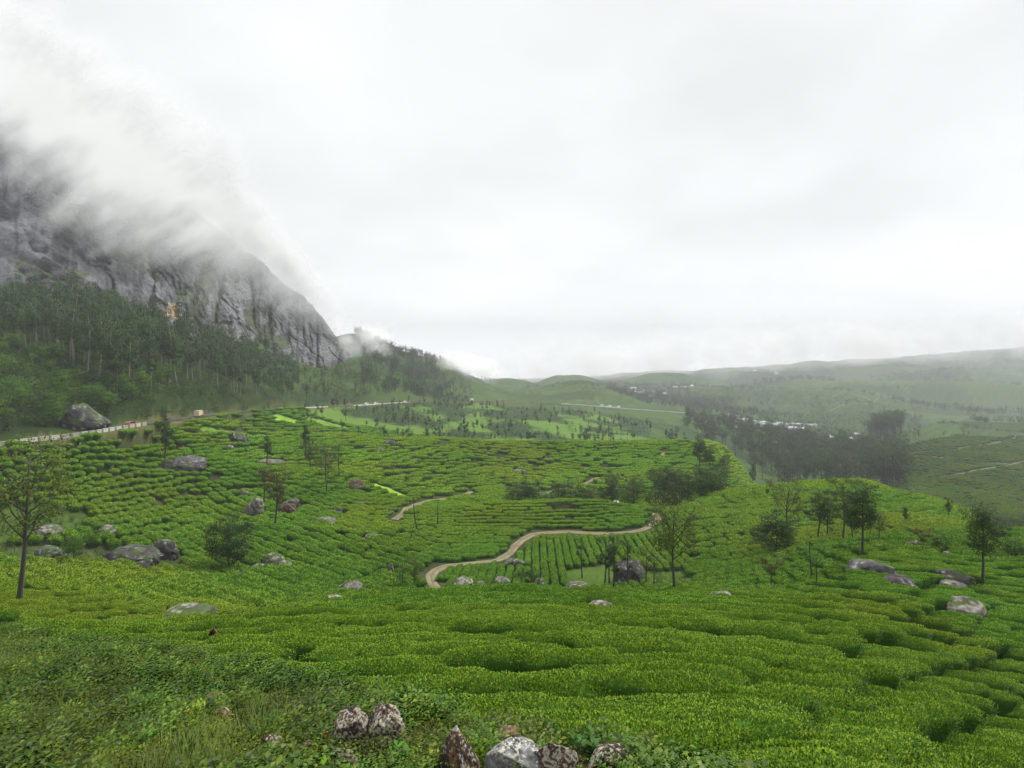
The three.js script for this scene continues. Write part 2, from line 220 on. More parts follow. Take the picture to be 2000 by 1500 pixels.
const tracks = [
  [smoothLine([[875, 1163], [862, 1152], [850, 1138], [843, 1122], [848, 1107], [875, 1096], [925, 1090], [970, 1085], [993, 1073], [1008, 1056], [1024, 1044], [1052, 1034], [1105, 1031], [1180, 1034], [1245, 1029], [1272, 1018], [1284, 1007], [1280, 996]], 66, 0.8), 1.05],
  [smoothLine([[770, 1008], [786, 996], [806, 983], [840, 972], [880, 966], [908, 960], [920, 955]], 66, 1), 1.0],
  [smoothLine([[1065, 958], [1090, 951], [1125, 945], [1150, 936], [1168, 928]], 150, 1.2), 0.9],
  [smoothLine([[972, 946], [1000, 952], [1032, 956], [1065, 958]], 150, 1.2), 0.7],
  [smoothLine([[1110, 904], [1160, 910], [1205, 911], [1240, 906]], 150, 1.5), 0.5],
];
const cuts = [ // narrow picking paths in the tea, seen as dark lines
  line([[1480, 1193], [1560, 1205], [1620, 1228], [1700, 1268], [1790, 1310], [1880, 1352], [2010, 1400]], 0.6), line([[1700, 1192], [1800, 1215], [1900, 1247], [2010, 1283]], 0.6),
  line([[375, 948], [410, 932], [450, 917], [505, 903]], 0.8, 66), line([[290, 972], [350, 968], [420, 958], [500, 950]], 0.6, 66), line([[1112, 1000], [1118, 1030]], 0.5, 110),
  line([[880, 866], [925, 854]], 1.2, 150), line([[820, 878], [850, 868], [866, 858]], 1.2, 150), line([[1290, 882], [1330, 864], [1352, 862]], 0.8, 150), line([[1200, 888], [1290, 890]], 0.7, 150), line([[1050, 870], [1130, 885], [1200, 893]], 0.7, 150),
  line([[1290, 1012], [1380, 1012], [1450, 1008], [1530, 998]], 0.5, 100), line([[735, 1158], [800, 1157], [875, 1162]], 0.7, 20), line([[560, 1258], [600, 1271], [720, 1272]], 0.6), line([[1120, 1232], [1200, 1245]], 0.35),
];
const glades = [ // open grass and bare soil: shape, colour, how much of it shows
  [poly(smoothLine([[395, 832], [430, 838], [520, 846], [610, 846], [700, 845], [790, 849], [860, 853]], 150, 3), 2.6), [0.13, 0.24, 0.03]],
  [ellipse(640, 826, 11, 16), [0.14, 0.25, 0.03]], [ellipse(560, 818, 6, 12), [0.2, 0.34, 0.03]], [ellipse(757, 951, 5.2, 3.6), [0.22, 0.36, 0.045]], [ellipse(730, 945, 2.6, 2), [0.22, 0.36, 0.05]],
  [ellipse(1190, 1118, 6.5, 7), [0.07, 0.12, 0.018]], [ellipse(1290, 1120, 5, 6), [0.065, 0.11, 0.018]], [ellipse(1100, 984, 2.9, 2.1), [0.075, 0.06, 0.035]], [ellipse(1337, 905, 3.4, 3), [0.45, 0.24, 0.09]], [ellipse(1296, 886, 2.2, 3.4), [0.36, 0.28, 0.1]],
  [ellipse(70, 1010, 8, 9), [0.06, 0.1, 0.02]], [ellipse(90, 1075, 7, 5), [0.06, 0.09, 0.025]], [ellipse(240, 1085, 8, 4), [0.06, 0.09, 0.025]],
];
const inGlade = (x, z) => { for (const [g, c] of glades) if (g.p ? near(g, x, z) < g.w * (0.75 + 0.3 * noise2(x / 3, z / 3, 9)) : inside(g, x, z)) return c; return null; };
const roadZ = lin(roadMid.map((p) => pxOf(p[0], p[1])), roadMid.map((p) => p[1]));
const cliffFoot = lin([-450, 0, 150, 300, 400, 500, 600, 700, 705], [250, 255, 262, 302, 355, 420, 505, 600, 99999]);
function cover(x, z) { // what grows here
  const px = pxOf(x, z);
  if (z < weedZ(px)) return 'weeds';
  if (near(roadLine, x, z, 5) < 5) return 'verge';
  if (px < 920 && z > roadZ(px)) return 'slope';
  if (px > 1745 && z > 225 && z < 560) return 'tea';
  if (z < 335 || (px > 1330 && z < 200)) return z > 172 && z < 345 && px > 1480 ? 'valley' : 'tea';
  if (px < 1270 && z < 640 && z < roadZ(px)) return 'plantation';
  return 'far';
}
const mixc = (a, b, t) => [lerp(a[0], b[0], t), lerp(a[1], b[1], t), lerp(a[2], b[2], t)];
function soil(x, z) {
  const g = inGlade(x, z); if (g) return g.map((c) => c * (1 + 0.25 * noise2(x * 2, z * 2, 4)));
  const n = fbm2(x / 5, z / 5, 4, 3), m = fbm2(x / 60, z / 60, 4, 8), c = cover(x, z);
  if (c === 'weeds') return mixc([0.03, 0.032, 0.014], [0.06, 0.045, 0.025], clamp(0.5 + n, 0, 1));
  if (c === 'verge') return mixc([0.12, 0.11, 0.045], [0.06, 0.085, 0.025], clamp(0.5 + n * 1.5, 0, 1));
  if (c === 'slope') return z < 280 + pxOf(x, z) * 0.1 ? mixc([0.02, 0.036, 0.012], [0.035, 0.06, 0.016], clamp(0.5 + n, 0, 1)) : mixc([0.025, 0.05, 0.016], [0.055, 0.1, 0.022], clamp(0.5 + m * 1.6 + n * 0.4, 0, 1));
  if (c === 'tea') return mixc([0.036, 0.055, 0.018], [0.06, 0.07, 0.028], clamp(0.5 + n, 0, 1));
  if (c === 'plantation') return mixc([0.035, 0.065, 0.02], [0.11, 0.2, 0.032], smoothstep(fbm2(x / 30, z / 60, 3, 61) + n * 0.25, -0.02, 0.24));
  // far fields: tea blocks in slightly different greens, woods and rough grass between
  const bx = x / 130 + fbm2(x / 160, z / 160, 2, 19) * 1.2, bz = z / 170 + fbm2(x / 160, z / 160, 2, 29) * 1.2, h = hash(Math.floor(bx), Math.floor(bz), 6), tea = mixc([0.036, 0.068, 0.02], [0.065, 0.115, 0.027], h), edge = Math.min(bx - Math.floor(bx), bz - Math.floor(bz));
  let q = mixc(tea, [0.03, 0.055, 0.022], smoothstep(fbm2(x / 300, z / 300, 4, 51), 0.02, 0.22) * smoothstep(z, 900, 1600));
  if (edge < 0.025) q = mixc(q, [0.11, 0.14, 0.06], 0.6);
  const rows = 0.16 * fbm2(x / 60, z / 9, 3, 37);
  return q.map((k) => k * (1 + 0.5 * n + rows));
}

// ---------------------------------------------------------------- the ground, one sheet to beyond the last hills
{
  const zs = [-400, -250, -150, -90, -50, -28, -15, -8, -4, -2, -0.5, 0.8, 2]; for (let z = 2.6; z < 5000; z *= 1 + lerp(0.028, 0.0145, smoothstep(z, 3, 60))) zs.push(z);
  const NX = 560, W = (z) => 1.22 * Math.sqrt(z * z + 900), g = new Geo();
  for (const z of zs) for (let i = 0; i <= NX; i++) { const x = (i / NX * 2 - 1) * W(z), c = soil(x, z); g.v(x, groundAt(x, z), -z, 0, 1, 0, ...c, x, z); }
  for (let k = 0; k < zs.length - 1; k++) for (let i = 0; i < NX; i++) { const a = k * (NX + 1) + i, b = a + NX + 1; g.tri(a, a + 1, b + 1); g.tri(a, b + 1, b); }
  tag(mesh('ground', g.build('smooth'), M.ground), 'green and brown ground of the valley, rolling to the far hills', 'ground', null, 'structure');
}
// a strip laid on the ground along a run of points
function strip(pts, half, lift, color, across = 6) {
  const g = new Geo(), n = pts.length;
  for (let i = 0; i < n; i++) {
    const a = pts[Math.max(0, i - 1)], b = pts[Math.min(n - 1, i + 1)], l = Math.hypot(b[0] - a[0], b[1] - a[1]) || 1, sx = -(b[1] - a[1]) / l, sz = (b[0] - a[0]) / l;
    for (let k = 0; k <= across; k++) { const t = k / across * 2 - 1, w = half * (1 + 0.18 * noise2(pts[i][0] * 0.6, pts[i][1] * 0.6, k > across / 2 ? 1 : 2)), x = pts[i][0] + sx * t * w, z = pts[i][1] + sz * t * w; g.v(x, groundAt(x, z) + lift * (Math.abs(t) > 0.99 ? -1 : 1), -z, 0, 1, 0, ...color(t, x, z), x, z); }
  }
  for (let i = 0; i < n - 1; i++) for (let k = 0; k < across; k++) { const a = i * (across + 1) + k, b = a + across + 1; g.tri(a, a + 1, b + 1); g.tri(a, b + 1, b); }
  return g.build('smooth');
}
const dirt = (t, x, z) => { const n = fbm2(x * 0.8, z * 0.8, 4, 2), rut = Math.abs(Math.abs(t) - 0.45) < 0.22; return mixc(rut ? [0.25, 0.2, 0.12] : [0.1, 0.13, 0.04], [0.15, 0.115, 0.065], clamp(0.35 + n * 1.3, 0, 1)); };
const farTracks = [
  [[[1762, 889], [1800, 890], [1880, 899], [1960, 904], [2030, 906]], 1.6, 'path along the lower tea field on the far right, with a pale spot at its left end'], [[[1790, 938], [1860, 926], [1930, 913], [2020, 893]], 1.4, 'pale path slanting up between the two lowest fields at the far right'],
  [[[1782, 881], [1850, 878], [1920, 868], [2020, 842]], 1.4, 'pale path rising to the right below the tree-topped far field'], [[[1560, 778], [1620, 768], [1665, 769], [1705, 783]], 3.5, 'pale track over the rounded bright hill beyond the settlement'], [[[1620, 802], [1700, 787], [1760, 781], [1860, 784]], 3, 'pale track along the foot of the far hills right of the settlement'],
];
const farLines = farTracks.slice(0, 3).map(([p]) => poly(smoothLine(p, 220, 6), 2));
farTracks.forEach(([p, w, label], i) => tag(mesh('dirt_path', strip(smoothLine(p, i < 3 ? 220 : 800, 6), w * 0.5, 0.5, (t, x, z) => mixc([0.1, 0.13, 0.05], [0.19, 0.18, 0.1], clamp(0.5 + fbm2(x / 6, z / 6, 3, 2), 0, 1))), M.track), label, 'path', null, 'structure'));
const trackLabels = ['rutted dirt track curving between the tea fields in the middle of the valley', 'pale dirt track climbing left of the tea knoll past two bare trees', 'narrow footpath along the foot of the broad tea hill', 'short thin footpath joining the path below the broad tea hill', 'thin footpath across the upper face of the broad tea hill'];
tracks.forEach(([p, w], i) => tag(mesh('dirt_path', strip(p, w, 0.1, dirt), M.track), trackLabels[i], 'path', null, 'structure'));
// the mountain road
{
  const g = new Geo(), y = (i) => roadOut[i].y + 0.04;
  for (let i = 0; i <= 260; i++) for (let k = 0; k <= 4; k++) { const t = k / 4, p = roadOut[i], s = roadSide[i], x = p.x + s.x * ROADW * t, z = p.z + s.z * ROADW * t, n = 0.055 + 0.02 * fbm2(x, z, 3, 4); g.v(x, y(i), -z, 0, 1, 0, n, n, n * 1.02, x, z); }
  for (let i = 0; i < 260; i++) for (let k = 0; k < 4; k++) { const a = i * 5 + k, b = a + 5; g.tri(a, b + 1, a + 1); g.tri(a, b, b + 1); }
  tag(mesh('road', g.build('smooth'), M.track), 'narrow grey mountain road along the foot of the wooded slope', 'road', null, 'structure');
}

// ---------------------------------------------------------------- the rock mountain on the left
const cliffBase = [-460, 0, 150, 300, 400, 500, 600, 700], cliffB = lin(cliffBase, [575, 612, 624, 650, 672, 686, 706, 712]), cliffBZ = lin(cliffBase, [250, 256, 264, 304, 358, 422, 508, 604]);
const cliffTop = [-460, 0, 150, 300, 400, 500, 560, 600, 640, 668, 700], cliffT = pchip(cliffTop, [40, 146, 246, 342, 418, 504, 556, 592, 634, 664, 704]), cliffTZ = pchip(cliffTop, [430, 405, 425, 455, 485, 525, 545, 562, 582, 600, 622]);
function cliffPoint(px, t) {
  const zb = cliffBZ(px), zt = cliffTZ(px), yb = (HORIZON - cliffB(px)) / F * zb - 8, yt = (HORIZON - cliffT(px)) / F * zt;
  const over = Math.max(0, t - 1), s = Math.min(t, 1), Z = lerp(zb, zt, Math.pow(s, 1.35)) + over * 260, y = lerp(yb, yt, Math.pow(s, 0.88)) - over * over * 130;
  return [(px - 1000) / F * Z, y + EYE, Z];
}
{
  const g = new Geo(), NX = 560, NY = 330, U = [0];
  for (let i = 1; i <= NX; i++) { const p = cliffPoint(-460 + 1160 * (i - 1) / NX, 0.3), q = cliffPoint(-460 + 1160 * i / NX, 0.3); U.push(U[i - 1] + Math.hypot(q[0] - p[0], q[2] - p[2])); }
  for (let j = 0; j <= NY; j++) for (let i = 0; i <= NX; i++) {
    const px = -460 + 1160 * i / NX, t = j / NY * 1.25, [x, y, z] = cliffPoint(px, t), u = U[i];
    // slabs slant down to the right, cracked across; gullies run down the face
    const w = fbm2(u / 45, y / 45, 3, 71) * 16, a = (u + w) * 0.9 - y * 0.44, b = (u - w) * 0.44 + y * 0.9;
    const big = fbm2(u / 62 + 3, y / 52, 4, 72) * 22, slab = Math.abs(fbm2(a / 30 + 9, b / 13, 3, 73)), crack = -Math.pow(clamp(1 - slab * 6, 0, 1), 2) * 4.5, gully = -Math.pow(clamp(1 - Math.abs(fbm2(u / 34 + w / 40, y / 95, 3, 74)) * 5, 0, 1), 2) * 8, fine = fbm2(a / 7, b / 3.6, 4, 75) * 3.4 + fbm2(u / 3, y / 3, 2, 78) * 1.2;
    const fade = smoothstep(t, 0, 0.06) * (0.35 + 0.65 * smoothstep(700 - px, 0, 60)), d = (big + crack + gully + fine) * fade, l = Math.hypot(x, z), k = 1 - d / l;
    g.v(x * k, y + d * 0.2, -z * k, 0, 1, 0, crack, gully, fine, u * 0.09, y * 0.09);
  }
  for (let j = 0; j < NY; j++) for (let i = 0; i < NX; i++) { const a = j * (NX + 1) + i, b = a + NX + 1; g.tri(a, a + 1, b + 1); g.tri(a, b + 1, b); }
  const geo = g.build('smooth'), P = geo.attributes.position, N = geo.attributes.normal, C = geo.attributes.color, UV = geo.attributes.uv;
  for (let q = 0; q < P.count; q++) {
    const x = P.getX(q), y = P.getY(q), z = -P.getZ(q), u = UV.getX(q) / 0.09, crack = C.getX(q), gully = C.getY(q), fine = C.getZ(q), px = pxOf(x, z), py = pyOf(y, z);
    const a = u * 0.9 - y * 0.44, b = u * 0.44 + y * 0.9, tone = fbm2(a / 16, b / 7, 4, 81), veg = N.getY(q) * 0.75 + fbm2(u / 24, y / 20, 5, 82) * 1.5 - gully * 0.045 - crack * 0.05 + smoothstep(y - EYE, 70, 150) * 0.16 - fine * 0.03;
    let c = mixc([0.09, 0.092, 0.1], [0.22, 0.22, 0.235], clamp(0.5 + tone * 2, 0, 1));
    c = mixc(c, [0.05, 0.052, 0.056], smoothstep(fbm2(u / 5, y / 34, 3, 83) + fine * 0.05, 0.12, 0.34) * 0.75);                    // dark water streaks
    c = mixc(c, mixc([0.03, 0.055, 0.02], [0.08, 0.11, 0.035], clamp(0.5 + fbm2(u / 5, y / 5, 3, 84) * 1.6, 0, 1)), smoothstep(veg, 0.56, 0.7)); // scrub on ledges and in gullies
    const e = Math.max(Math.abs(px - 338) / 15, Math.abs(py - 610) / 15) + fbm2(u / 3, y / 3, 3, 85) * 0.7; if (e < 1) c = mixc(c, [0.42, 0.31, 0.17], smoothstep(1 - e, 0, 0.35));
    C.setXYZ(q, ...c);
  }
  tag(mesh('rock_mountain', geo, M.cliff), 'grey rock mountain streaked with scrub, its top lost in cloud', 'mountain', null, 'structure');
}

// ---------------------------------------------------------------- boulders: where they lie (used by the tea, which keeps clear of them)
const ROCKS = [ // column, row of the foot, width, height (pixels of the photograph), kind, label
  [686, 1462, 74, 78, 'lichen', 'round dark boulder speckled with white lichen, left of the touching pair in front'],
  [748, 1462, 80, 86, 'lichen', 'round boulder thick with white lichen, right of the touching pair in front'],
  [672, 1515, 52, 62, 'plain', 'smooth grey brown stone leaning below the pair of lichen boulders'],
  [892, 1515, 92, 112, 'peak', 'tall dark pointed boulder with a white tip and rust streaks'],
  [994, 1462, 52, 40, 'brown', 'rounded tan brown stone half sunk behind the flat grey boulder'],
  [1002, 1515, 108, 64, 'flat', 'wide flat-faced grey boulder with a lichen rim at the lower edge'],
  [1090, 1515, 76, 68, 'lichen', 'domed boulder covered with pale lichen beside the flat-faced grey one'],
  [1190, 1520, 84, 64, 'lichen', 'low domed lichen boulder farthest right along the lower edge'],
  [418, 1380, 40, 25, 'brown', 'flat brown grey stone in the weeds above the lime green plant'],
  [431, 1412, 36, 28, 'brown', 'yellow brown stone in the weeds just below a flat stone'],
  [580, 1392, 40, 24, 'brown', 'pale brown stone half hidden in weeds beside the orange stone'],
  [620, 1412, 26, 24, 'orange', 'small ochre orange stone among weeds left of the lichen pair'],
  [637, 1450, 20, 26, 'orange', 'small upright orange red stone against the left lichen boulder'],
  [531, 1460, 38, 24, 'lichen', 'small stone dotted with white lichen in the weeds'],
  [603, 1474, 28, 26, 'brown', 'small buff stone between weeds and the leaning smooth stone'],
  [450, 1446, 26, 18, 'brown', 'small mossy buff stone deep in the weeds near the lime plant'],
  [374, 1207, 92, 32, 'pale', 'long pale slab on the brow beside the red and white flag'],
  [331, 1210, 24, 18, 'dark', 'small dark stone at the left end of the long pale slab'],
  [684, 1162, 46, 34, 'pale', 'rounded boulder with white patches behind the near brow'],
  [710, 1162, 22, 22, 'pale', 'smaller grey boulder touching a rounded white patched one'],
  [650, 1171, 42, 18, 'pale', 'low pale stone in front of the rounded boulder on the brow'],
  [905, 1144, 38, 22, 'pale', 'mossy boulder just right of the bend of the dirt track'],
  [940, 1140, 24, 10, 'dark', 'low dark stone right of the mossy boulder by the track'],
  [980, 1138, 32, 16, 'pale', 'scattered low stone below the terrace under the track'],
  [1003, 1104, 44, 18, 'dark', 'dark stone pile edge on the bank under the track'],
  [1055, 1147, 28, 22, 'pale', 'small boulder with a white top beside the dark round bush'],
  [1128, 1151, 46, 20, 'pale', 'grassy topped boulder behind the brow near the thin trunks'],
  [1142, 1163, 32, 13, 'pale', 'low white stone on the brow in front of a grassy boulder'],
  [1172, 1181, 52, 20, 'pale', 'long sloping grey slab set in the near tea'],
  [1405, 1170, 50, 26, 'pale', 'pinkish grey boulder with white edges alone in the near tea'],
  [258, 1100, 100, 40, 'dark', 'long dark slab with a pale crest on the left slope'],
  [268, 1105, 66, 28, 'dark', 'black wedge of rock in front of the long dark slab'],
  [325, 1088, 44, 46, 'dark', 'upright grey slab leaning at the right end of a long dark slab'],
  [95, 1094, 56, 36, 'dark', 'broken mossy rock right of the leaning tree at the left edge'],
  [110, 1108, 40, 12, 'dark', 'low dark stone in front of the broken mossy rock'],
  [90, 1048, 46, 30, 'pale', 'round boulder with a pale cap above the broken mossy rock'],
  [210, 1042, 28, 22, 'pale', 'dark boulder with a pale cap above the long slabs'],
  [533, 1106, 42, 30, 'pale', 'knobbly pale boulder of the cluster right of the dark round tree'],
  [556, 1106, 26, 16, 'pale', 'lower stone at the right of the knobbly pale boulder'],
  [506, 1107, 30, 12, 'dark', 'dark low stone at the left of the knobbly pale boulder'],
  [477, 1123, 44, 9, 'dark', 'thin dark slab in the tea under the dark round tree'],
  [497, 1008, 34, 40, 'pale', 'tall grey boulder left of the twin brown trees'],
  [560, 1003, 34, 26, 'rust', 'red brown boulder right of the twin brown trees'],
  [567, 990, 30, 20, 'dark', 'dark grey boulder behind a red brown one'],
  [632, 1021, 50, 14, 'pale', 'low broken outcrop in the middle of the diagonal tea rows'],
  [658, 1000, 20, 15, 'dark', 'small dark boulder above the low broken outcrop'],
  [695, 957, 32, 23, 'rust', 'striped grey and rust boulder left of the bright grass patch'],
  [467, 866, 32, 24, 'dark', 'dark block of rock under the bright grass strip'],
  [446, 876, 20, 10, 'pale', 'small pale stone left of the dark block under the grass strip'],
  [478, 966, 16, 12, 'pale', 'small whitish stone above the tall grey boulder'],
  [528, 906, 52, 13, 'pale', 'flat grey slab on the crest beside the slender dark tree'],
  [360, 918, 76, 34, 'block', 'big dark angular block beside the conical tree below the road'],
  [760, 872, 24, 16, 'dark', 'small dark boulder near the crest under the grass strip'],
  [743, 884, 18, 13, 'pale', 'small pale stone left of the crest boulder'],
  [763, 1112, 12, 18, 'pale', 'small upright pale stone left of the young leafy tree'],
  [725, 1048, 22, 9, 'pale', 'low stone in the curved rows left of the tea knoll'],
  [709, 984, 13, 7, 'pale', 'tiny grey stone below the striped boulder'],
  [764, 1000, 12, 7, 'pale', 'tiny stone at the lower end of the climbing track'],
  [1230, 1134, 54, 44, 'dark', 'big dark boulder behind the thin trunks, streaked white'],
  [1202, 984, 14, 10, 'white', 'small white stone on top of the tea knoll'],
  [1014, 924, 26, 11, 'pale', 'grey stones in a cluster on the face of the broad tea hill'],
  [1700, 1123, 78, 40, 'block', 'large rounded grey boulder under the big tree, right of centre'],
  [1756, 1143, 60, 30, 'dark', 'dark boulder with a grassy top touching a larger grey one'],
  [1868, 1137, 64, 32, 'dark', 'dark tilted slab left of the lone trunk at the right'],
  [1862, 1142, 46, 17, 'pale', 'pale slab lying under the dark tilted one'],
  [1882, 1198, 76, 40, 'pale', 'broad pale boulder with a hollow, right of the near tea'],
  [1852, 1082, 20, 13, 'pale', 'small pale stone behind the dark tilted slab'],
  [1785, 1062, 26, 14, 'rust', 'brownish stone under dry brush on the right knoll'],
  [1485, 1209, 18, 7, 'pale', 'little white stone at the head of the picking path'],
  [1708, 1293, 34, 12, 'pale', 'thin curved pale stone beside the picking path'],
  [165, 836, 92, 64, 'outcrop', 'tall dark outcrop of rock standing by the mountain road'],
].map(([px, py, w, h, kind, label]) => {
  const road = kind === 'outcrop', p = road ? (() => { const Z = 153; const x = (px - 1000) / F * Z; return { x, z: Z, y: groundAt(x, Z) }; })() : at(px, py - Math.min(h * 0.25, 10), py > 1340 ? 3 : 20), s = p.z / F;
  return { px, ...p, w: w * s, h: h * s, kind, label };
});
const onRock = (x, z) => ROCKS.some((r) => Math.abs(x - r.x) < r.w * 0.5 + 0.35 && z > r.z - Math.max(0.9, r.h * 0.6) && z < r.z + Math.max(0.9, r.w * 0.4));

// ---------------------------------------------------------------- tea bushes
// a clipped bush: a dark body with a flat top, and the leaves that cover it
function teaBush(seed, L, Wd, H, leaves, size, detail) {
  const r = rng(seed), body = new Geo(), g = new Geo(), NU = detail, NV = Math.max(3, detail >> 1), o1 = r() * 50;
  const shape = (a, v) => { // v 0 at the foot, 1 at the middle of the top
    const s = v < 0.55 ? lerp(0.8, 1, Math.sin(v / 0.55 * Math.PI / 2)) : Math.pow(Math.max(0, 1 - Math.pow((v - 0.55) / 0.45, 2.8)), 0.5), k = 1 / Math.pow(Math.pow(Math.abs(Math.cos(a)), 3) + Math.pow(Math.abs(Math.sin(a)), 3), 1 / 3);
    const lump = 1 + 0.12 * noise2(Math.cos(a) * 1.6 + o1, Math.sin(a) * 1.6 + v, seed), x = Math.cos(a) * k * s * L / 2 * lump, z = Math.sin(a) * k * s * Wd / 2 * lump;
    const y = (v < 0.55 ? v / 0.55 * 0.78 : 0.78 + 0.22 * Math.sin((v - 0.55) / 0.45 * Math.PI / 2)) * H * (1 + 0.13 * noise2(x * 1.7 + o1, z * 1.7, seed + 1));
    return [x, y, z];
  };
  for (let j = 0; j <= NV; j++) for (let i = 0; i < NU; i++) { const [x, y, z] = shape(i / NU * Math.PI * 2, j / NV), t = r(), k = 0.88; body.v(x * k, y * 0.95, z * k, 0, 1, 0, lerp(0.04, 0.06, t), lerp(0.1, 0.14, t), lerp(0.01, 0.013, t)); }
  for (let j = 0; j < NV; j++) for (let i = 0; i < NU; i++) { const a = j * NU + i, b = j * NU + (i + 1) % NU; body.tri(a, a + NU, b + NU); body.tri(a, b + NU, b); }
  for (let q = 0; q < leaves; q++) {
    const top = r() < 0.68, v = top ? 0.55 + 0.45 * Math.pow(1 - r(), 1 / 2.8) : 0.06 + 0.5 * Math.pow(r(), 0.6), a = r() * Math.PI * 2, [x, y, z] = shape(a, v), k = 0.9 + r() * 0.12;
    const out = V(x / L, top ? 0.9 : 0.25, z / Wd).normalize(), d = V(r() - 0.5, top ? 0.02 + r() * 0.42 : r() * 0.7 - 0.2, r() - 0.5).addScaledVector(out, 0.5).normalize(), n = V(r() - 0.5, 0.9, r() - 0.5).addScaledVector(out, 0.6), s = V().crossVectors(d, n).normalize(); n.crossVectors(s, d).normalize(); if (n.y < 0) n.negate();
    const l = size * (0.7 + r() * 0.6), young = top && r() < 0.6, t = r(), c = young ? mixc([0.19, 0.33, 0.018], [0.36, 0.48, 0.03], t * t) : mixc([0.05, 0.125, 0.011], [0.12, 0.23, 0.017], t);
    n.addScaledVector(out, 0.6).normalize();
    g.leaf(x * k, y * (0.97 + r() * 0.07), z * k, d.x * l, d.y * l, d.z * l, s.x * l * 0.3, s.y * l * 0.3, s.z * l * 0.3, n.x, n.y, n.z, c);
  }
  return { body: body.build('smooth'), leaves: g.build() };
}
const SIZE = [[3.2, 0.98, 0.85], [3.2, 0.98, 0.85], [2.6, 1.8, 0.95], [3.8, 2.7, 1.2]]; // how large the bushes of each detail are grown, before they are fitted to their row
const LODS = [[5, 6600, 0.05, 24], [4, 3000, 0.075, 18], [4, 1300, 0.15, 12], [3, 800, 0.32, 10]].map(([n, leaves, size, detail], k) => Array.from({ length: n }, (_, i) => teaBush(100 + k * 20 + i, ...SIZE[k], leaves, size, detail)));
const SPOTS = LODS.map(() => []);
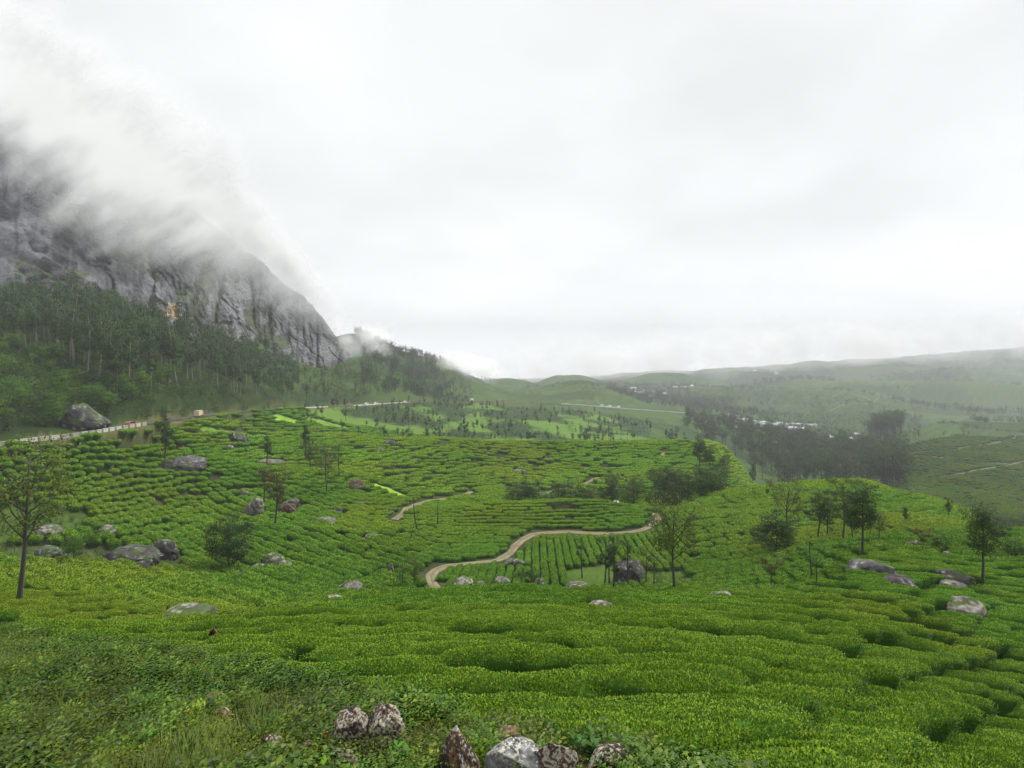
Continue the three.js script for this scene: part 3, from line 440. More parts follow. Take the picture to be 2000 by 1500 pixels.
{
  const r = rng(7);
  const stop = (x, z) => cuts.some((c) => near(c, x, z) < c.w) || tracks.some(([p, w], i) => near(trackLines[i], x, z, w + 0.9) < w + 0.75 || (i < 2 && (near(trackLines[i], x, z + 1.5, w + 0.9) < w + 0.7 || near(trackLines[i], x, z + 2.8, w + 0.9) < w + 0.4))) || onRock(x, z) || inGlade(x, z) || (z > 225 && farLines.some((c) => near(c, x, z, 3) < 2.2));
  const trackLines = tracks.map(([p, w]) => poly(p, w + 1));
  // fields: a test for the place, the way of the rows (degrees from across the view), spacing of rows and of bushes in a row, how curved
  const tp = tracks[0][0].map((p) => [pxOf(p[0], p[1]), p[1]]).filter((p) => p[1] > 88).sort((a, b) => a[0] - b[0]), trackZ = lin(tp.map((p) => p[0]), tp.map((p) => p[1]));
  const zone = (px, z) => px > 1745 && z > 225 ? 30 : z < 58 ? 0 : px > 870 && px < 1350 && z > 78 && z < trackZ(px) ? 1 : px > (z < 127 ? 850 : 720) && px < 1340 && z < 172 ? 2 : px <= 870 && z < 175 ? 3 : px >= 1340 && z < 180 ? (z < 100 ? 5 : 4) : z < 172 ? 3 : 6 + Math.floor(px / 260 + z / 90);
  const fields = [[0, 0, 1.32, 2.2, 1.0], [1, 88, 1.4, 1.9, 0.2], [2, 3, 1.7, 2.3, 0.9], [3, -39, 2.2, 2.9, 1.3], [4, 24, 2.2, 2.8, 2.4], [5, 8, 1.8, 1.9, 0.8]];
  fields.push([30, 12, 3, 4, 4]);
  for (let k = 6; k < 20; k++) fields.push([k, [12, -24, 34, -8, 18, -38, 6][k % 7], 2.8, 3.8, 4]);
  const bow = (x) => { const q = clamp(x - 1, 0, 22); return 0.007 * q * q + 0.25 * Math.max(0, x - 23); };
  const trackOf = (x, z) => { let m = 99; for (let i = 0; i < 1; i++) m = near(trackLines[i], x, z, 3); return m; };
  for (const [id, deg, ds, dt, bend] of fields) {
    const c = Math.cos(deg * Math.PI / 180), s = Math.sin(deg * Math.PI / 180), R = id < 1 ? 125 : id < 6 ? 200 : id === 30 ? 620 : 360;
    const bx = id === 0 ? [-55, 60, 5, 60] : id === 30 ? [120, 560, 225, 560] : [-190, 190, 55, 345];
    for (let i = -R / ds; i < R / ds; i++) for (let j = -R / dt; j < R / dt; j++) {
      const jt = (j + (i & 1) * 0.5 + (r() - 0.5) * 0.5) * dt, js = (i + (r() - 0.5) * 0.12) * ds;
      let x = jt * c - js * s, z = jt * s + js * c + (id === 0 ? 0 : 180);
      if (id === 0) z -= bow(x);
      if (x < bx[0] || x > bx[1] || z < bx[2] || z > bx[3]) continue;
      x += bend * noise2(x / 14, z / 14, 91 + id) + bend * (id ? 0.35 : 0.16) * noise2(x / 4, z / 4, 95); z += bend * noise2(x / 14 + 40, z / 14, 92 + id) + bend * (id ? 0.35 : 0.16) * noise2(x / 4, z / 4, 96);
      const px = pxOf(x, z); if (px < -130 || px > 2130 || zone(px, z) !== id || cover(x, z) !== 'tea' || stop(x, z)) continue;
      if (r() < 0.012) continue;
      const merge = id === 0 ? 0.72 + 0.15 * noise2(x / 5, z / 2.2, 97) : 1, L = dt * ((id === 0 ? 1.42 : id === 3 ? 1.24 : 1.08) + r() * 0.2), Wd = ds * (0.9 + r() * 0.13) * merge * (id === 1 ? 0.84 : id === 0 ? 1 : id === 2 ? 0.84 : z < 115 ? 0.8 : 0.9), H = (id === 0 ? 0.88 : id < 3 ? 0.85 : id === 5 ? 0.85 : 1.1) * (id === 0 ? 0.95 + 0.24 * noise2(x / 5, i * 7.3, 93) : 0.96 + 0.16 * noise2(x / 4, i * 7.3, 93)) * (0.92 + r() * 0.12) * (1 + 0.08 * noise2(x / 5, z / 5, 94));
      const lod = z < 33 ? 0 : z < 62 ? 1 : z < 150 ? 2 : 3;
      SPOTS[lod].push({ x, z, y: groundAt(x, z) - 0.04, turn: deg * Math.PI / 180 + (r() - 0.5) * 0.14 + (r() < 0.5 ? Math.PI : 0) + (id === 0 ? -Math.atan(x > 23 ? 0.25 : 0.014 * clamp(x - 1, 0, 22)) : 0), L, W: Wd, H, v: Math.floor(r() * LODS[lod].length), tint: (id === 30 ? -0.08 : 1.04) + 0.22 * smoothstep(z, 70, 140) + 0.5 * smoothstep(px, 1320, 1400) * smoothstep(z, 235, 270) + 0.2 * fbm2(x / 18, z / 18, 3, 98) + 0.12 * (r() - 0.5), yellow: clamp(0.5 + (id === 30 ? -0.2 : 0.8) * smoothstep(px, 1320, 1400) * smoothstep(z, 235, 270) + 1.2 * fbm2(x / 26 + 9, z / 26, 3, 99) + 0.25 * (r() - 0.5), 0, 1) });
    }
  }
}
SPOTS[0].sort((a, b) => a.z - b.z);
const nearTea = SPOTS[0].splice(0, 300);
nearTea.forEach((q, i) => {
  const b = LODS[0][q.v], t = thing('tea_bush', q.x, q.y, -q.z, q.turn, `clipped green tea bush ${q.z < 14 ? 'in the nearest rows' : q.z < 22 ? 'midway on the near slope' : 'high up towards the brow'}, ${pxOf(q.x, q.z) < 620 ? 'left beside the weedy bank' : pxOf(q.x, q.z) < 1150 ? 'straight above the lichen boulders' : pxOf(q.x, q.z) < 1600 ? 'between the boulders and the picking path' : 'around the picking path at the right'}`, 'tea bush', 'tea bushes in the nearest rows of the slope');
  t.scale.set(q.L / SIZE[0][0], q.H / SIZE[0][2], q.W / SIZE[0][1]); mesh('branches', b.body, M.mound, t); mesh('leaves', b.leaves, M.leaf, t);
});
{
  const m = new THREE.Matrix4(), e = new THREE.Euler(), qn = new THREE.Quaternion(), col = new THREE.Color();
  const g = tag(add(new THREE.Group(), 'tea_bushes'), 'clipped green tea bushes in close rows over the hills of the valley', 'tea bushes', null, 'stuff');
  SPOTS.forEach((spots, lod) => LODS[lod].forEach((b, v) => {
    const own = spots.filter((q) => q.v === v); if (!own.length) return;
    for (const [name, geo, mat] of [['branches', b.body, M.mound], ['leaves', b.leaves, lod > 2 ? M.matte : M.leaf]]) {
      const im = new THREE.InstancedMesh(geo, mat, own.length);
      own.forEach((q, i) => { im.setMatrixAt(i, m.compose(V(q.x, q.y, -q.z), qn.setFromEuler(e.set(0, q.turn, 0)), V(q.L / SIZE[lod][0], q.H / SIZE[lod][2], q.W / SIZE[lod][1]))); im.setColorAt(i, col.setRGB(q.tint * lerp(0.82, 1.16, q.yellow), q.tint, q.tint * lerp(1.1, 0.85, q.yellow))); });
      im.userData.kind = 'stuff'; add(im, name, g);
    }
  }));
  console.log('tea', SPOTS.map((s) => s.length).join(' '));
}

// ---------------------------------------------------------------- boulders
M.stone = new THREE.MeshPhysicalMaterial({ vertexColors: true, roughness: 0.9, bumpMap: rockTex, bumpScale: 0.03, specularIntensity: 0.3 });
const KIND = { // tint, boxiness, height stretch, lean
  lichen: [[0.9, 0.9, 0.9], 2.2, 1.0, 0], plain: [[0.22, 0.19, 0.14], 2.4, 1.2, 0.35], peak: [[0.62, 0.6, 0.58], 1.7, 1.3, 0.1], brown: [[0.24, 0.17, 0.09], 2.3, 0.9, 0.1], flat: [[0.24, 0.25, 0.25], 4.5, 1, 0], orange: [[0.42, 0.15, 0.03], 2.4, 1, 0.2],
  pale: [[0.22, 0.2, 0.175], 2.5, 1, 0.15], dark: [[0.09, 0.085, 0.085], 3.2, 1, 0.25], rust: [[0.13, 0.08, 0.06], 2.5, 1, 0.1], block: [[0.14, 0.135, 0.135], 3.4, 1, 0.1], white: [[0.6, 0.58, 0.54], 2.6, 1, 0], outcrop: [[0.075, 0.078, 0.08], 2.2, 1.15, 0.35],
};
function boulder(seed, w, h, kind, near) {
  const [tint, box, , lean] = KIND[kind], r = rng(seed), g = new Geo(), NU = near ? 150 : 56, NV = NU * 0.6 | 0, o = [r() * 40, r() * 40, r() * 40], d = w * (0.6 + r() * 0.3), side = r() < 0.5 ? -1 : 1;
  const cutN = [0, 1, 2, 3, 4, 5, 6, 7].slice(0, kind === 'outcrop' || kind === 'block' || kind === 'dark' ? 8 : 4).map(() => V(r() - 0.5, r() * 0.8, r() - 0.3).normalize()), cutD = cutN.map(() => 0.72 + r() * 0.24);
  for (let j = 0; j <= NV; j++) for (let i = 0; i <= NU; i++) {
    const a = i / NU * Math.PI * 2, b = (j / NV - 0.5) * Math.PI, p = V(Math.cos(a) * Math.cos(b), Math.sin(b), Math.sin(a) * Math.cos(b)), k = 1 / Math.pow(Math.abs(p.x) ** box + Math.abs(p.y) ** box + Math.abs(p.z) ** box, 1 / box);
    const n = 1 + 0.2 * fbm3(p.x * 1.1 + o[0], p.y * 1.1 + o[1], p.z * 1.1 + o[2], 3) + (kind === 'outcrop' || kind === 'dark' || kind === 'lichen' ? 0.22 : 0.12) * fbm3(p.x * 4 + o[1], p.y * 4, p.z * 4 + o[0], 4); p.multiplyScalar(k * n);
    cutN.forEach((c, q) => { const e = p.dot(c) - cutD[q]; if (e > 0) p.addScaledVector(c, -e * 0.85); });
    if (kind === 'peak') { const t = clamp((p.y + 0.2) / 1.1, 0, 1); p.x *= 1 - 0.72 * t; p.z *= 1 - 0.72 * t; }
    if (kind === 'outcrop') { const t = clamp((p.y + 0.1) / 1.0, 0, 1); p.x = p.x * (1 - 0.6 * t) - 0.25 * t; }
    if (kind === 'flat') p.z = Math.min(p.z, 0.62);
    const x = p.x * w / 2 + lean * side * p.y * h * 0.3, y = p.y * h * 0.66, z = p.z * d / 2, white = kind === 'peak' && p.y > 0.8, rust = kind === 'peak' && Math.abs(p.x - 0.02 + p.z * 0.2 + 0.25 * fbm3(p.x * 3, p.y * 3, p.z * 3, 3)) < 0.1 + 0.1 * fbm3(p.x * 5, p.y * 2, 4, 2);
    const f = w > 1.5 ? 1.3 : 4.5 / Math.max(w, 0.5), gr = fbm3(x * f * 2.2 + o[0], y * f * 2.2, z * f * 2.2, 4), m = fbm3(x * f * 0.6, y * f * 0.6 + o[1], z * f * 0.6, 3), sp = fbm3(x * 32 + o[2], y * 32, z * 32 + o[0], 3);
    let c = tint.map((q) => q * (0.72 + 0.9 * gr + 0.5 * m));
    if (kind === 'lichen' || kind === 'peak') c = mixc(mixc([0.045, 0.036, 0.03], [0.1, 0.065, 0.042], clamp(0.5 + m * 2, 0, 1)), [0.38, 0.35, 0.29], smoothstep(sp + m * 0.5 + (kind === 'peak' ? -0.14 : -0.1), 0.02, 0.07));
    else if (kind === 'flat') c = mixc(c, [0.5, 0.46, 0.4], smoothstep(sp + (p.y - 1) * 0.5, 0.02, 0.08));
    else if (kind !== 'orange' && kind !== 'plain') c = mixc(mixc(c, [0.34, 0.32, 0.28], smoothstep(gr + m * 0.8 + (kind === 'pale' ? 0.02 : -0.12), 0.18, 0.34) * 0.75), [0.055, 0.09, 0.022], smoothstep(m - gr * 0.4 + 0.12 * p.y, 0.16, 0.3) * 0.85);
    if (white) c = [0.5, 0.53, 0.48]; else if (rust) c = mixc(c, [0.22, 0.1, 0.045], 0.6);
    g.v(x, y, z, 0, 1, 0, ...c, (x + z * 0.45) * 0.5 + o[0], (y + z * 0.55) * 0.5 + o[1]);
  }
  for (let j = 0; j < NV; j++) for (let i = 0; i < NU; i++) { const a = j * (NU + 1) + i, b = a + NU + 1; g.tri(a, b, b + 1); g.tri(a, b + 1, a + 1); }
  const geo = g.build('smooth'), N = geo.attributes.normal; // close the seam
  for (let j = 0; j <= NV; j++) { const a = j * (NU + 1), b = a + NU, n = V(N.getX(a) + N.getX(b), N.getY(a) + N.getY(b), N.getZ(a) + N.getZ(b)).normalize(); N.setXYZ(a, n.x, n.y, n.z); N.setXYZ(b, n.x, n.y, n.z); }
  return geo;
}
ROCKS.forEach((k, i) => {
  const high = k.h * (k.z < 20 ? 0.95 : 0.8), m = mesh('boulder', boulder(300 + i, k.w, high, k.kind, k.z < 20), M.stone);
  const inTea = k.z > 27 && k.kind !== 'outcrop';
  m.position.set(k.x, k.y + high * 0.24 + (inTea ? CANOPY * 0.55 : k.z < 27 ? 0.1 : 0), -k.z); tag(m, k.label, k.w > 0.9 ? 'boulder' : 'stone');
});

// ---------------------------------------------------------------- weeds of the near bank
function sprig(g, r, x, z, kind, s = 1) {
  if (kind === 'broad') for (let q = 0; q < 34; q++) {
    const a = r() * 6.283, up = 0.04 + r() * 0.34, l = (0.04 + r() * 0.045) * s, c = mixc([0.03, 0.08, 0.006], [0.2, 0.3, 0.014], r() * r()), n = V(Math.cos(a) * 0.9 + r() - 0.5, 0.9, Math.sin(a) * 0.9 + r() - 0.5).normalize(), R = r() * 0.26;
    g.leaf(x + Math.cos(a) * R, up * s, z + Math.sin(a) * R, Math.cos(a) * l, l * (r() * 0.7 - 0.2), Math.sin(a) * l, -Math.sin(a) * l * 0.34, 0, Math.cos(a) * l * 0.34, n.x, n.y, n.z, c);
  } else if (kind === 'blade') for (let q = 0; q < 18; q++) {
    const a = r() * 6.283, l = (0.18 + r() * 0.26) * s, t = 0.25 + r() * 0.6, c = mixc([0.06, 0.12, 0.018], [0.2, 0.22, 0.05], r() * r());
    g.leaf(x + (r() - 0.5) * 0.16, 0, z + (r() - 0.5) * 0.16, Math.cos(a) * l * t, l, Math.sin(a) * l * t, -Math.sin(a) * 0.008, 0, Math.cos(a) * 0.008, Math.cos(a) * 0.3, 0.9, Math.sin(a) * 0.3, c, 0.02);
  } else if (kind === 'creep') for (let q = 0; q < 76; q++) {
    const a = r() * 6.283, R = Math.sqrt(r()) * 0.3, l = (0.022 + r() * 0.028) * s, b = r() * 6.283, c = mixc([0.028, 0.06, 0.005], [0.22, 0.27, 0.016], r() * r());
    g.leaf(x + Math.cos(a) * R, (0.02 + (0.3 - R) * 0.7 * r() + 0.14 * r()) * s, z + Math.sin(a) * R, Math.cos(b) * l, l * (r() - 0.2), Math.sin(b) * l, -Math.sin(b) * l * 0.36, 0, Math.cos(b) * l * 0.36, (r() - 0.5) * 1.3, 0.9, (r() - 0.5) * 1.3, c);
  } else if (kind === 'fern') for (let f = 0; f < 7; f++) { // fronds with paired leaflets
    const a = f * 0.9 + r() * 0.5, l = (0.3 + r() * 0.25) * s, c = mixc([0.05, 0.14, 0.02], [0.1, 0.22, 0.03], r());
    for (let q = 1; q < 10; q++) { const t = q / 10, X = x + Math.cos(a) * l * t, Z = z + Math.sin(a) * l * t, Y = l * (1.5 * t - 1.1 * t * t) + 0.05, w = l * 0.22 * (1 - t * 0.85); for (const e of [-1, 1]) g.leaf(X, Y, Z, -Math.sin(a) * w * e + Math.cos(a) * w * 0.3, -w * 0.15, Math.cos(a) * w * e + Math.sin(a) * w * 0.3, Math.cos(a) * w * 0.2, 0, Math.sin(a) * w * 0.2, 0.1, 0.95, 0.1, c); }
  }
}
{
  const r = rng(21), kinds = ['broad', 'broad', 'creep', 'creep', 'creep', 'blade', 'fern'], vars = kinds.map((k, i) => { const g = new Geo(), q = rng(500 + i); for (let n = 0; n < 3; n++) sprig(g, q, (q() - 0.5) * 0.3, (q() - 0.5) * 0.3, k, 0.85 + q() * 0.3); return g.build(); });
  const spots = kinds.map(() => []);
  for (let q = 0; q < 26000; q++) {
    const z = Math.sqrt(lerp(25, 1150, r())), px = -160 + r() * 1650, x = (px - 1000) / F * z, edge = weedZ(px) + 0.8; if (z > edge) continue;
    const dens = 0.62 + 0.5 * noise2(x / 1.6, z / 1.6, 12); if (r() > dens) continue;
    const p = noise2(x / 2.5 + 30, z / 2.5, 14), k = p > 0.25 ? [0, 1, 6][r() * 3 | 0] : p < -0.6 ? [5, 2, 3][r() * 3 | 0] : [2, 3, 4, 0, 1][r() * 5 | 0];
    if (ROCKS.some((b) => b.z < 22 && Math.abs(x - b.x) < b.w * 0.56 && z > b.z - Math.max(0.7, b.w) && z < b.z + b.w * 0.45)) continue;
    spots[k].push([x, z, r() * 6.283, 0.55 + r() * 0.9 + 0.35 * noise2(x / 0.9, z / 0.9, 16), 0.75 + r() * 0.5 + 0.3 * noise2(x / 1.2, z / 1.2, 15), r()]);
  }
  const m = new THREE.Matrix4(), e = new THREE.Euler(), qn = new THREE.Quaternion(), col = new THREE.Color(), grp = tag(add(new THREE.Group(), 'undergrowth'), 'tangled green weeds, ferns and grass on the near bank', 'weeds', null, 'stuff');
  vars.forEach((geo, k) => { const s = spots[k], im = new THREE.InstancedMesh(geo, M.leaf, s.length); s.forEach(([x, z, a, k2, t, y], i) => { im.setMatrixAt(i, m.compose(V(x, groundAt(x, z) - 0.03, -z), qn.setFromEuler(e.set((r() - 0.5) * 0.3, a, (r() - 0.5) * 0.3)), V(k2, k2, k2))); im.setColorAt(i, col.setRGB(t * (0.95 + y * 0.5), t * 1.15, t * 0.9)); }); im.userData.kind = 'stuff'; add(im, ['broad_leaves', 'broad_leaves', 'creeper_leaves', 'creeper_leaves', 'creeper_leaves', 'grass_blades', 'fern_fronds'][k], grp); });
  console.log('weeds', spots.map((s) => s.length).join(' '));
}
function plant(px, py, label, color, size, n, seed, big = 1) {
  const p = at(px, py), r = rng(seed), t = thing('weed_plant', p.x, p.y, -p.z, 0, label, 'plant'), g = new Geo(), st = new Geo();
  for (let k = 0; k < n; k++) { const a = r() * 6.283, R = size * (0.2 + 0.5 * r()), h = size * (0.6 + 0.7 * r()); st.limb([[0, 0, 0, 0.012], [Math.cos(a) * R * 0.5, h * 0.6, Math.sin(a) * R * 0.5, 0.009], [Math.cos(a) * R, h, Math.sin(a) * R, 0.004]], 5, [0.1, 0.14, 0.03]);
    for (let q = 0; q < 13; q++) { const f = 0.35 + 0.65 * q / 12, b = q * 2.4 + r(), l = 0.075 * big * (0.8 + r() * 0.5), c = color.map((v) => v * (0.7 + r() * 0.5)); g.leaf(Math.cos(a) * R * f, h * Math.pow(f, 0.8), Math.sin(a) * R * f, Math.cos(b) * l, l * 0.5, Math.sin(b) * l, -Math.sin(b) * l * 0.3, 0, Math.cos(b) * l * 0.3, Math.cos(b) * 0.3, 0.9, Math.sin(b) * 0.3, c); } }
  mesh('stem', st.build(), M.bark, t); mesh('leaves', g.build(), M.leaf, t);
}
plant(372, 1420, 'bright lime green bushy plant among the weeds below the flat stone', [0.32, 0.46, 0.03], 0.42, 16, 601);
plant(805, 1385, 'tall fresh green sprig rising above the hedge over the pointed boulder', [0.16, 0.32, 0.03], 0.5, 6, 602);
plant(775, 1490, 'broad-leaved green plant between the pair of lichen boulders and the pointed one', [0.1, 0.26, 0.03], 0.3, 8, 603, 1.3);
plant(1150, 1470, 'dark broad-leaved plant between the two domed lichen boulders', [0.07, 0.18, 0.03], 0.34, 8, 604, 1.5);
plant(110, 1270, 'pale yellow green herb at the left among weeds', [0.22, 0.33, 0.05], 0.4, 9, 605);
plant(150, 1330, 'yellow green clump in the middle of the weedy bank at the left', [0.2, 0.32, 0.05], 0.4, 9, 606);
plant(275, 1462, 'fresh green fern-like clump near the lower edge at the left', [0.13, 0.28, 0.03], 0.36, 9, 607);
plant(523, 1472, 'small star-leaved green plant under the white dotted stone', [0.12, 0.28, 0.05], 0.18, 5, 608, 1.2);

// ---------------------------------------------------------------- trees
// proportions by kind: share of bare trunk, crown half-width, half-height and centre (of the height), limbs, clumps, leaves a clump, leaf size (of the height), clump size, leaf tones, bark
const TREE = {
  oak: [0.3, 0.22, 0.34, 0.66, 11, 70, 34, 0.022, 0.055, [0.035, 0.06, 0.014], [0.11, 0.14, 0.03], [0.05, 0.045, 0.04]],
  airy: [0.4, 0.32, 0.33, 0.68, 13, 84, 30, 0.02, 0.06, [0.05, 0.085, 0.016], [0.16, 0.2, 0.035], [0.06, 0.055, 0.045]],
  dark: [0.12, 0.46, 0.42, 0.56, 8, 100, 34, 0.03, 0.1, [0.012, 0.032, 0.009], [0.045, 0.085, 0.018], [0.04, 0.035, 0.03]],
  tall: [0.38, 0.19, 0.33, 0.66, 9, 72, 34, 0.02, 0.06, [0.02, 0.046, 0.012], [0.065, 0.11, 0.024], [0.045, 0.04, 0.035]],
  slim: [0.3, 0.12, 0.36, 0.62, 5, 40, 28, 0.026, 0.05, [0.016, 0.038, 0.011], [0.055, 0.095, 0.02], [0.05, 0.045, 0.04]],
  brown: [0.34, 0.17, 0.33, 0.65, 8, 64, 30, 0.02, 0.05, [0.05, 0.055, 0.018], [0.14, 0.12, 0.035], [0.05, 0.045, 0.04]],
  eucalyptus: [0.36, 0.15, 0.33, 0.66, 6, 44, 26, 0.026, 0.055, [0.018, 0.046, 0.013], [0.065, 0.115, 0.026], [0.19, 0.17, 0.14]],
  broad: [0.2, 0.4, 0.32, 0.62, 6, 62, 30, 0.036, 0.1, [0.03, 0.08, 0.013], [0.12, 0.23, 0.028], [0.06, 0.05, 0.04]],
  young: [0.22, 0.22, 0.36, 0.6, 6, 40, 26, 0.03, 0.07, [0.05, 0.1, 0.016], [0.14, 0.22, 0.03], [0.05, 0.045, 0.04]],
  bare: [0.8, 0.1, 0.08, 0.95, 5, 3, 12, 0.02, 0.03, [0.05, 0.06, 0.02], [0.1, 0.12, 0.03], [0.05, 0.045, 0.04]],
  umbrella: [0.55, 0.5, 0.13, 0.88, 7, 34, 28, 0.045, 0.1, [0.06, 0.075, 0.02], [0.15, 0.13, 0.04], [0.05, 0.045, 0.04]],
  plantation: [0.3, 0.15, 0.35, 0.6, 3, 14, 22, 0.06, 0.07, [0.016, 0.036, 0.012], [0.05, 0.08, 0.022], [0.08, 0.07, 0.055]],
};
function makeTree(kind, h, seed, many = 1, lean = 0) {
  const [bare, rx, ry, cy, limbs, clumps, per, ls, cs, dark, light, bark] = TREE[kind], r = rng(seed), w = new Geo(), g = new Geo(), R = h * (kind === 'eucalyptus' ? 0.011 : kind === 'bare' ? 0.02 : 0.0135), bend = (r() - 0.5) * 0.11 * h, tip = cy + ry * 0.7;
  const trunk = []; for (let k = 0; k <= 7; k++) { const t = k / 7 * Math.min(tip, 0.96); trunk.push([bend * Math.sin(t * 3) + lean * t * h + (r() - 0.5) * 0.008 * h, t * h - (k ? 0 : 0.3), bend * Math.sin(t * 2.2 + 1) * 0.6, R * (1.25 - 1.05 * t) * (k ? 1 : 1.3)]); }
  w.limb(trunk, 8, bark);
  const along = (t) => { const q = clamp(t / Math.min(tip, 0.96), 0, 1) * 7, k = Math.min(6, Math.floor(q)), f = q - k; return [0, 1, 2, 3].map((c) => lerp(trunk[k][c], trunk[k + 1][c], f)); };
  const ends = [];
  for (let k = 0; k < limbs; k++) {
    const t = lerp(bare, tip * 0.92, (k + r() * 0.7) / limbs), s = along(t), a = k * 2.4 + r(), reach = (0.45 + 0.5 * r()) * rx * h * (kind === 'bare' ? 1 : 1 - 0.35 * Math.abs((t - cy) / ry)), rise = reach * (kind === 'umbrella' ? 0.35 : kind === 'dark' || kind === 'broad' ? 0.5 : 1.25 + r() * 0.6);
    const e = [s[0] + Math.cos(a) * reach, Math.min(s[1] + rise, h * 0.99), s[2] + Math.sin(a) * reach];
    w.limb([[s[0], s[1], s[2], s[3] * 0.6], [lerp(s[0], e[0], 0.55), lerp(s[1], e[1], 0.4), lerp(s[2], e[2], 0.55), s[3] * 0.42], [e[0], e[1], e[2], s[3] * 0.16]], 5, bark); ends.push(e);
    if (kind !== 'eucalyptus' && kind !== 'plantation') for (let q = 0; q < 3; q++) { const f = 0.4 + r() * 0.45, b = [lerp(s[0], e[0], f), lerp(s[1], e[1], f), lerp(s[2], e[2], f)], a2 = a + (r() - 0.5) * 2.4, l = reach * (0.4 + r() * 0.4); w.limb([[b[0], b[1], b[2], s[3] * 0.25], [b[0] + Math.cos(a2) * l, b[1] + l * 0.8, b[2] + Math.sin(a2) * l, s[3] * 0.06]], 4, bark); ends.push([b[0] + Math.cos(a2) * l, b[1] + l * 0.8, b[2] + Math.sin(a2) * l]); }
  }
  const mid = along(cy), n = Math.round(clumps * many);
  for (let k = 0; k < n; k++) {
    const a = r() * 6.283, b = Math.acos(1 - 2 * r()), q = Math.cbrt(0.25 + 0.75 * r()), lump = 0.78 + 0.35 * noise3(Math.cos(a) * 1.5 + seed, Math.cos(b) * 2, Math.sin(a) * 1.5);
    let c = [mid[0] + Math.sin(b) * Math.cos(a) * q * rx * h * lump, mid[1] + Math.cos(b) * q * ry * h * lump, mid[2] + Math.sin(b) * Math.sin(a) * q * rx * h * lump];
    if (kind === 'slim' || kind === 'tall' || kind === 'plantation') { const f = 1 - 0.55 * clamp((c[1] / h - cy) / ry, -0.3, 1); c[0] = mid[0] + (c[0] - mid[0]) * f; c[2] = mid[2] + (c[2] - mid[2]) * f; }
    if (k < ends.length) c = ends[k];
    const cr = cs * h * (0.65 + 0.7 * r()), flat = kind === 'broad' || kind === 'dark' || kind === 'umbrella' ? 0.5 : 0.8, tone = r();
    for (let m = 0; m < per; m++) {
      const d = V(r() - 0.5, r() - 0.5, r() - 0.5).normalize(), e = Math.cbrt(r()) * cr, x = c[0] + d.x * e, y = c[1] + d.y * e * flat, z = c[2] + d.z * e, o = V(x - mid[0], (y - mid[1]) * 0.8, z - mid[2]).normalize(), N = V(o.x * 0.7 + d.x * 0.5, o.y * 0.7 + d.y * 0.6 + 0.55, o.z * 0.7 + d.z * 0.5).normalize();
      const l = ls * h * (0.6 + r() * 0.8), dir = V(r() - 0.5, kind === 'eucalyptus' ? -0.6 - r() * 0.5 : r() * 0.8 - 0.4, r() - 0.5).normalize(), s = V().crossVectors(dir, N).normalize();
      g.leaf(x, y, z, dir.x * l, dir.y * l, dir.z * l, s.x * l * 0.27, s.y * l * 0.27, s.z * l * 0.27, N.x, N.y, N.z, mixc(dark, light, clamp(tone * 0.6 + r() * 0.5, 0, 1)));
    }
  }
  return { trunk: w.build(), crown: g.build() };
}
function tree(name, kind, px, py, top, label, seed, many = 1, lean = 0, Z = 0) {
  const p = Z ? { x: (px - 1000) / F * Z, z: Z, y: groundAt((px - 1000) / F * Z, Z) } : at(px, py, 20), h = Math.max(1.5, EYE - (top - HORIZON) / F * p.z - p.y), t = thing(name, p.x, p.y, -p.z, 0, label, name.includes('bush') ? 'bush' : 'tree'), q = makeTree(kind, h, seed, many, lean);
  mesh('trunk', q.trunk, M.bark, t); mesh('crown', q.crown, M.matte, t);
  return t;
}
tree('shade_tree', 'airy', 38, 1168, 880, 'tall leaning tree with a dark trunk and thin ragged crown at the left edge', 1, 1.25, 0.06);
tree('conical_tree', 'slim', 322, 900, 808, 'dark conical tree standing before the roadside wall, beside the angular block', 2, 1.6);
tree('slender_tree', 'slim', 521, 906, 842, 'slender dark tree beside the flat grey slab on the crest', 3, 1.3);
tree('shade_tree', 'brown', 537, 1026, 908, 'brownish shade tree in front of twin trees, right of the tall grey boulder', 4, 1.3);
tree('shade_tree', 'brown', 515, 988, 902, 'brownish shade tree behind its twin above the tall grey boulder', 5, 1.1);
tree('bushy_tree', 'slim', 597, 888, 823, 'dense dark tree on the crest breaking the bright grass strip', 6, 2.2);
tree('shade_tree', 'oak', 607, 918, 858, 'dark shade tree left of the wide crowned one on the crest', 7, 1.2);
tree('shade_tree', 'airy', 639, 964, 868, 'wide crowned tree with a bare thin trunk in the diagonal rows', 8, 1.1);
tree('pole_tree', 'slim', 663, 932, 858, 'thin pole-like tree right of the wide crowned tree', 9, 0.4);
tree('pole_tree', 'slim', 481, 892, 858, 'thin dead-looking pole tree right of the dark block of rock', 10, 0.25);
tree('round_tree', 'dark', 446, 1108, 1006, 'dark round tree with dense low crown in the left tea slope', 11, 1.7);
tree('bare_tree', 'bare', 816, 1036, 968, 'crooked bare tree at the left of two on the tea knoll', 12, 1, -0.12);
tree('bare_tree', 'bare', 855, 1023, 972, 'straight bare tree at the right of two on the tea knoll', 13, 1);
tree('bare_tree', 'bare', 800, 1052, 1012, 'low crooked dead stem left of the two bare trees on the knoll', 14, 0, 0.25);
tree('shade_tree', 'airy', 1320, 1152, 982, 'tall feathery tree with spread limbs standing on the near brow', 15, 1.5);
tree('young_tree', 'young', 808, 1146, 1076, 'young leafy tree beside the lower bend of the dirt track', 16, 1.2);
tree('young_tree', 'young', 785, 1146, 1090, 'smaller leafy tree left of the one by the bend of the track', 17, 1);
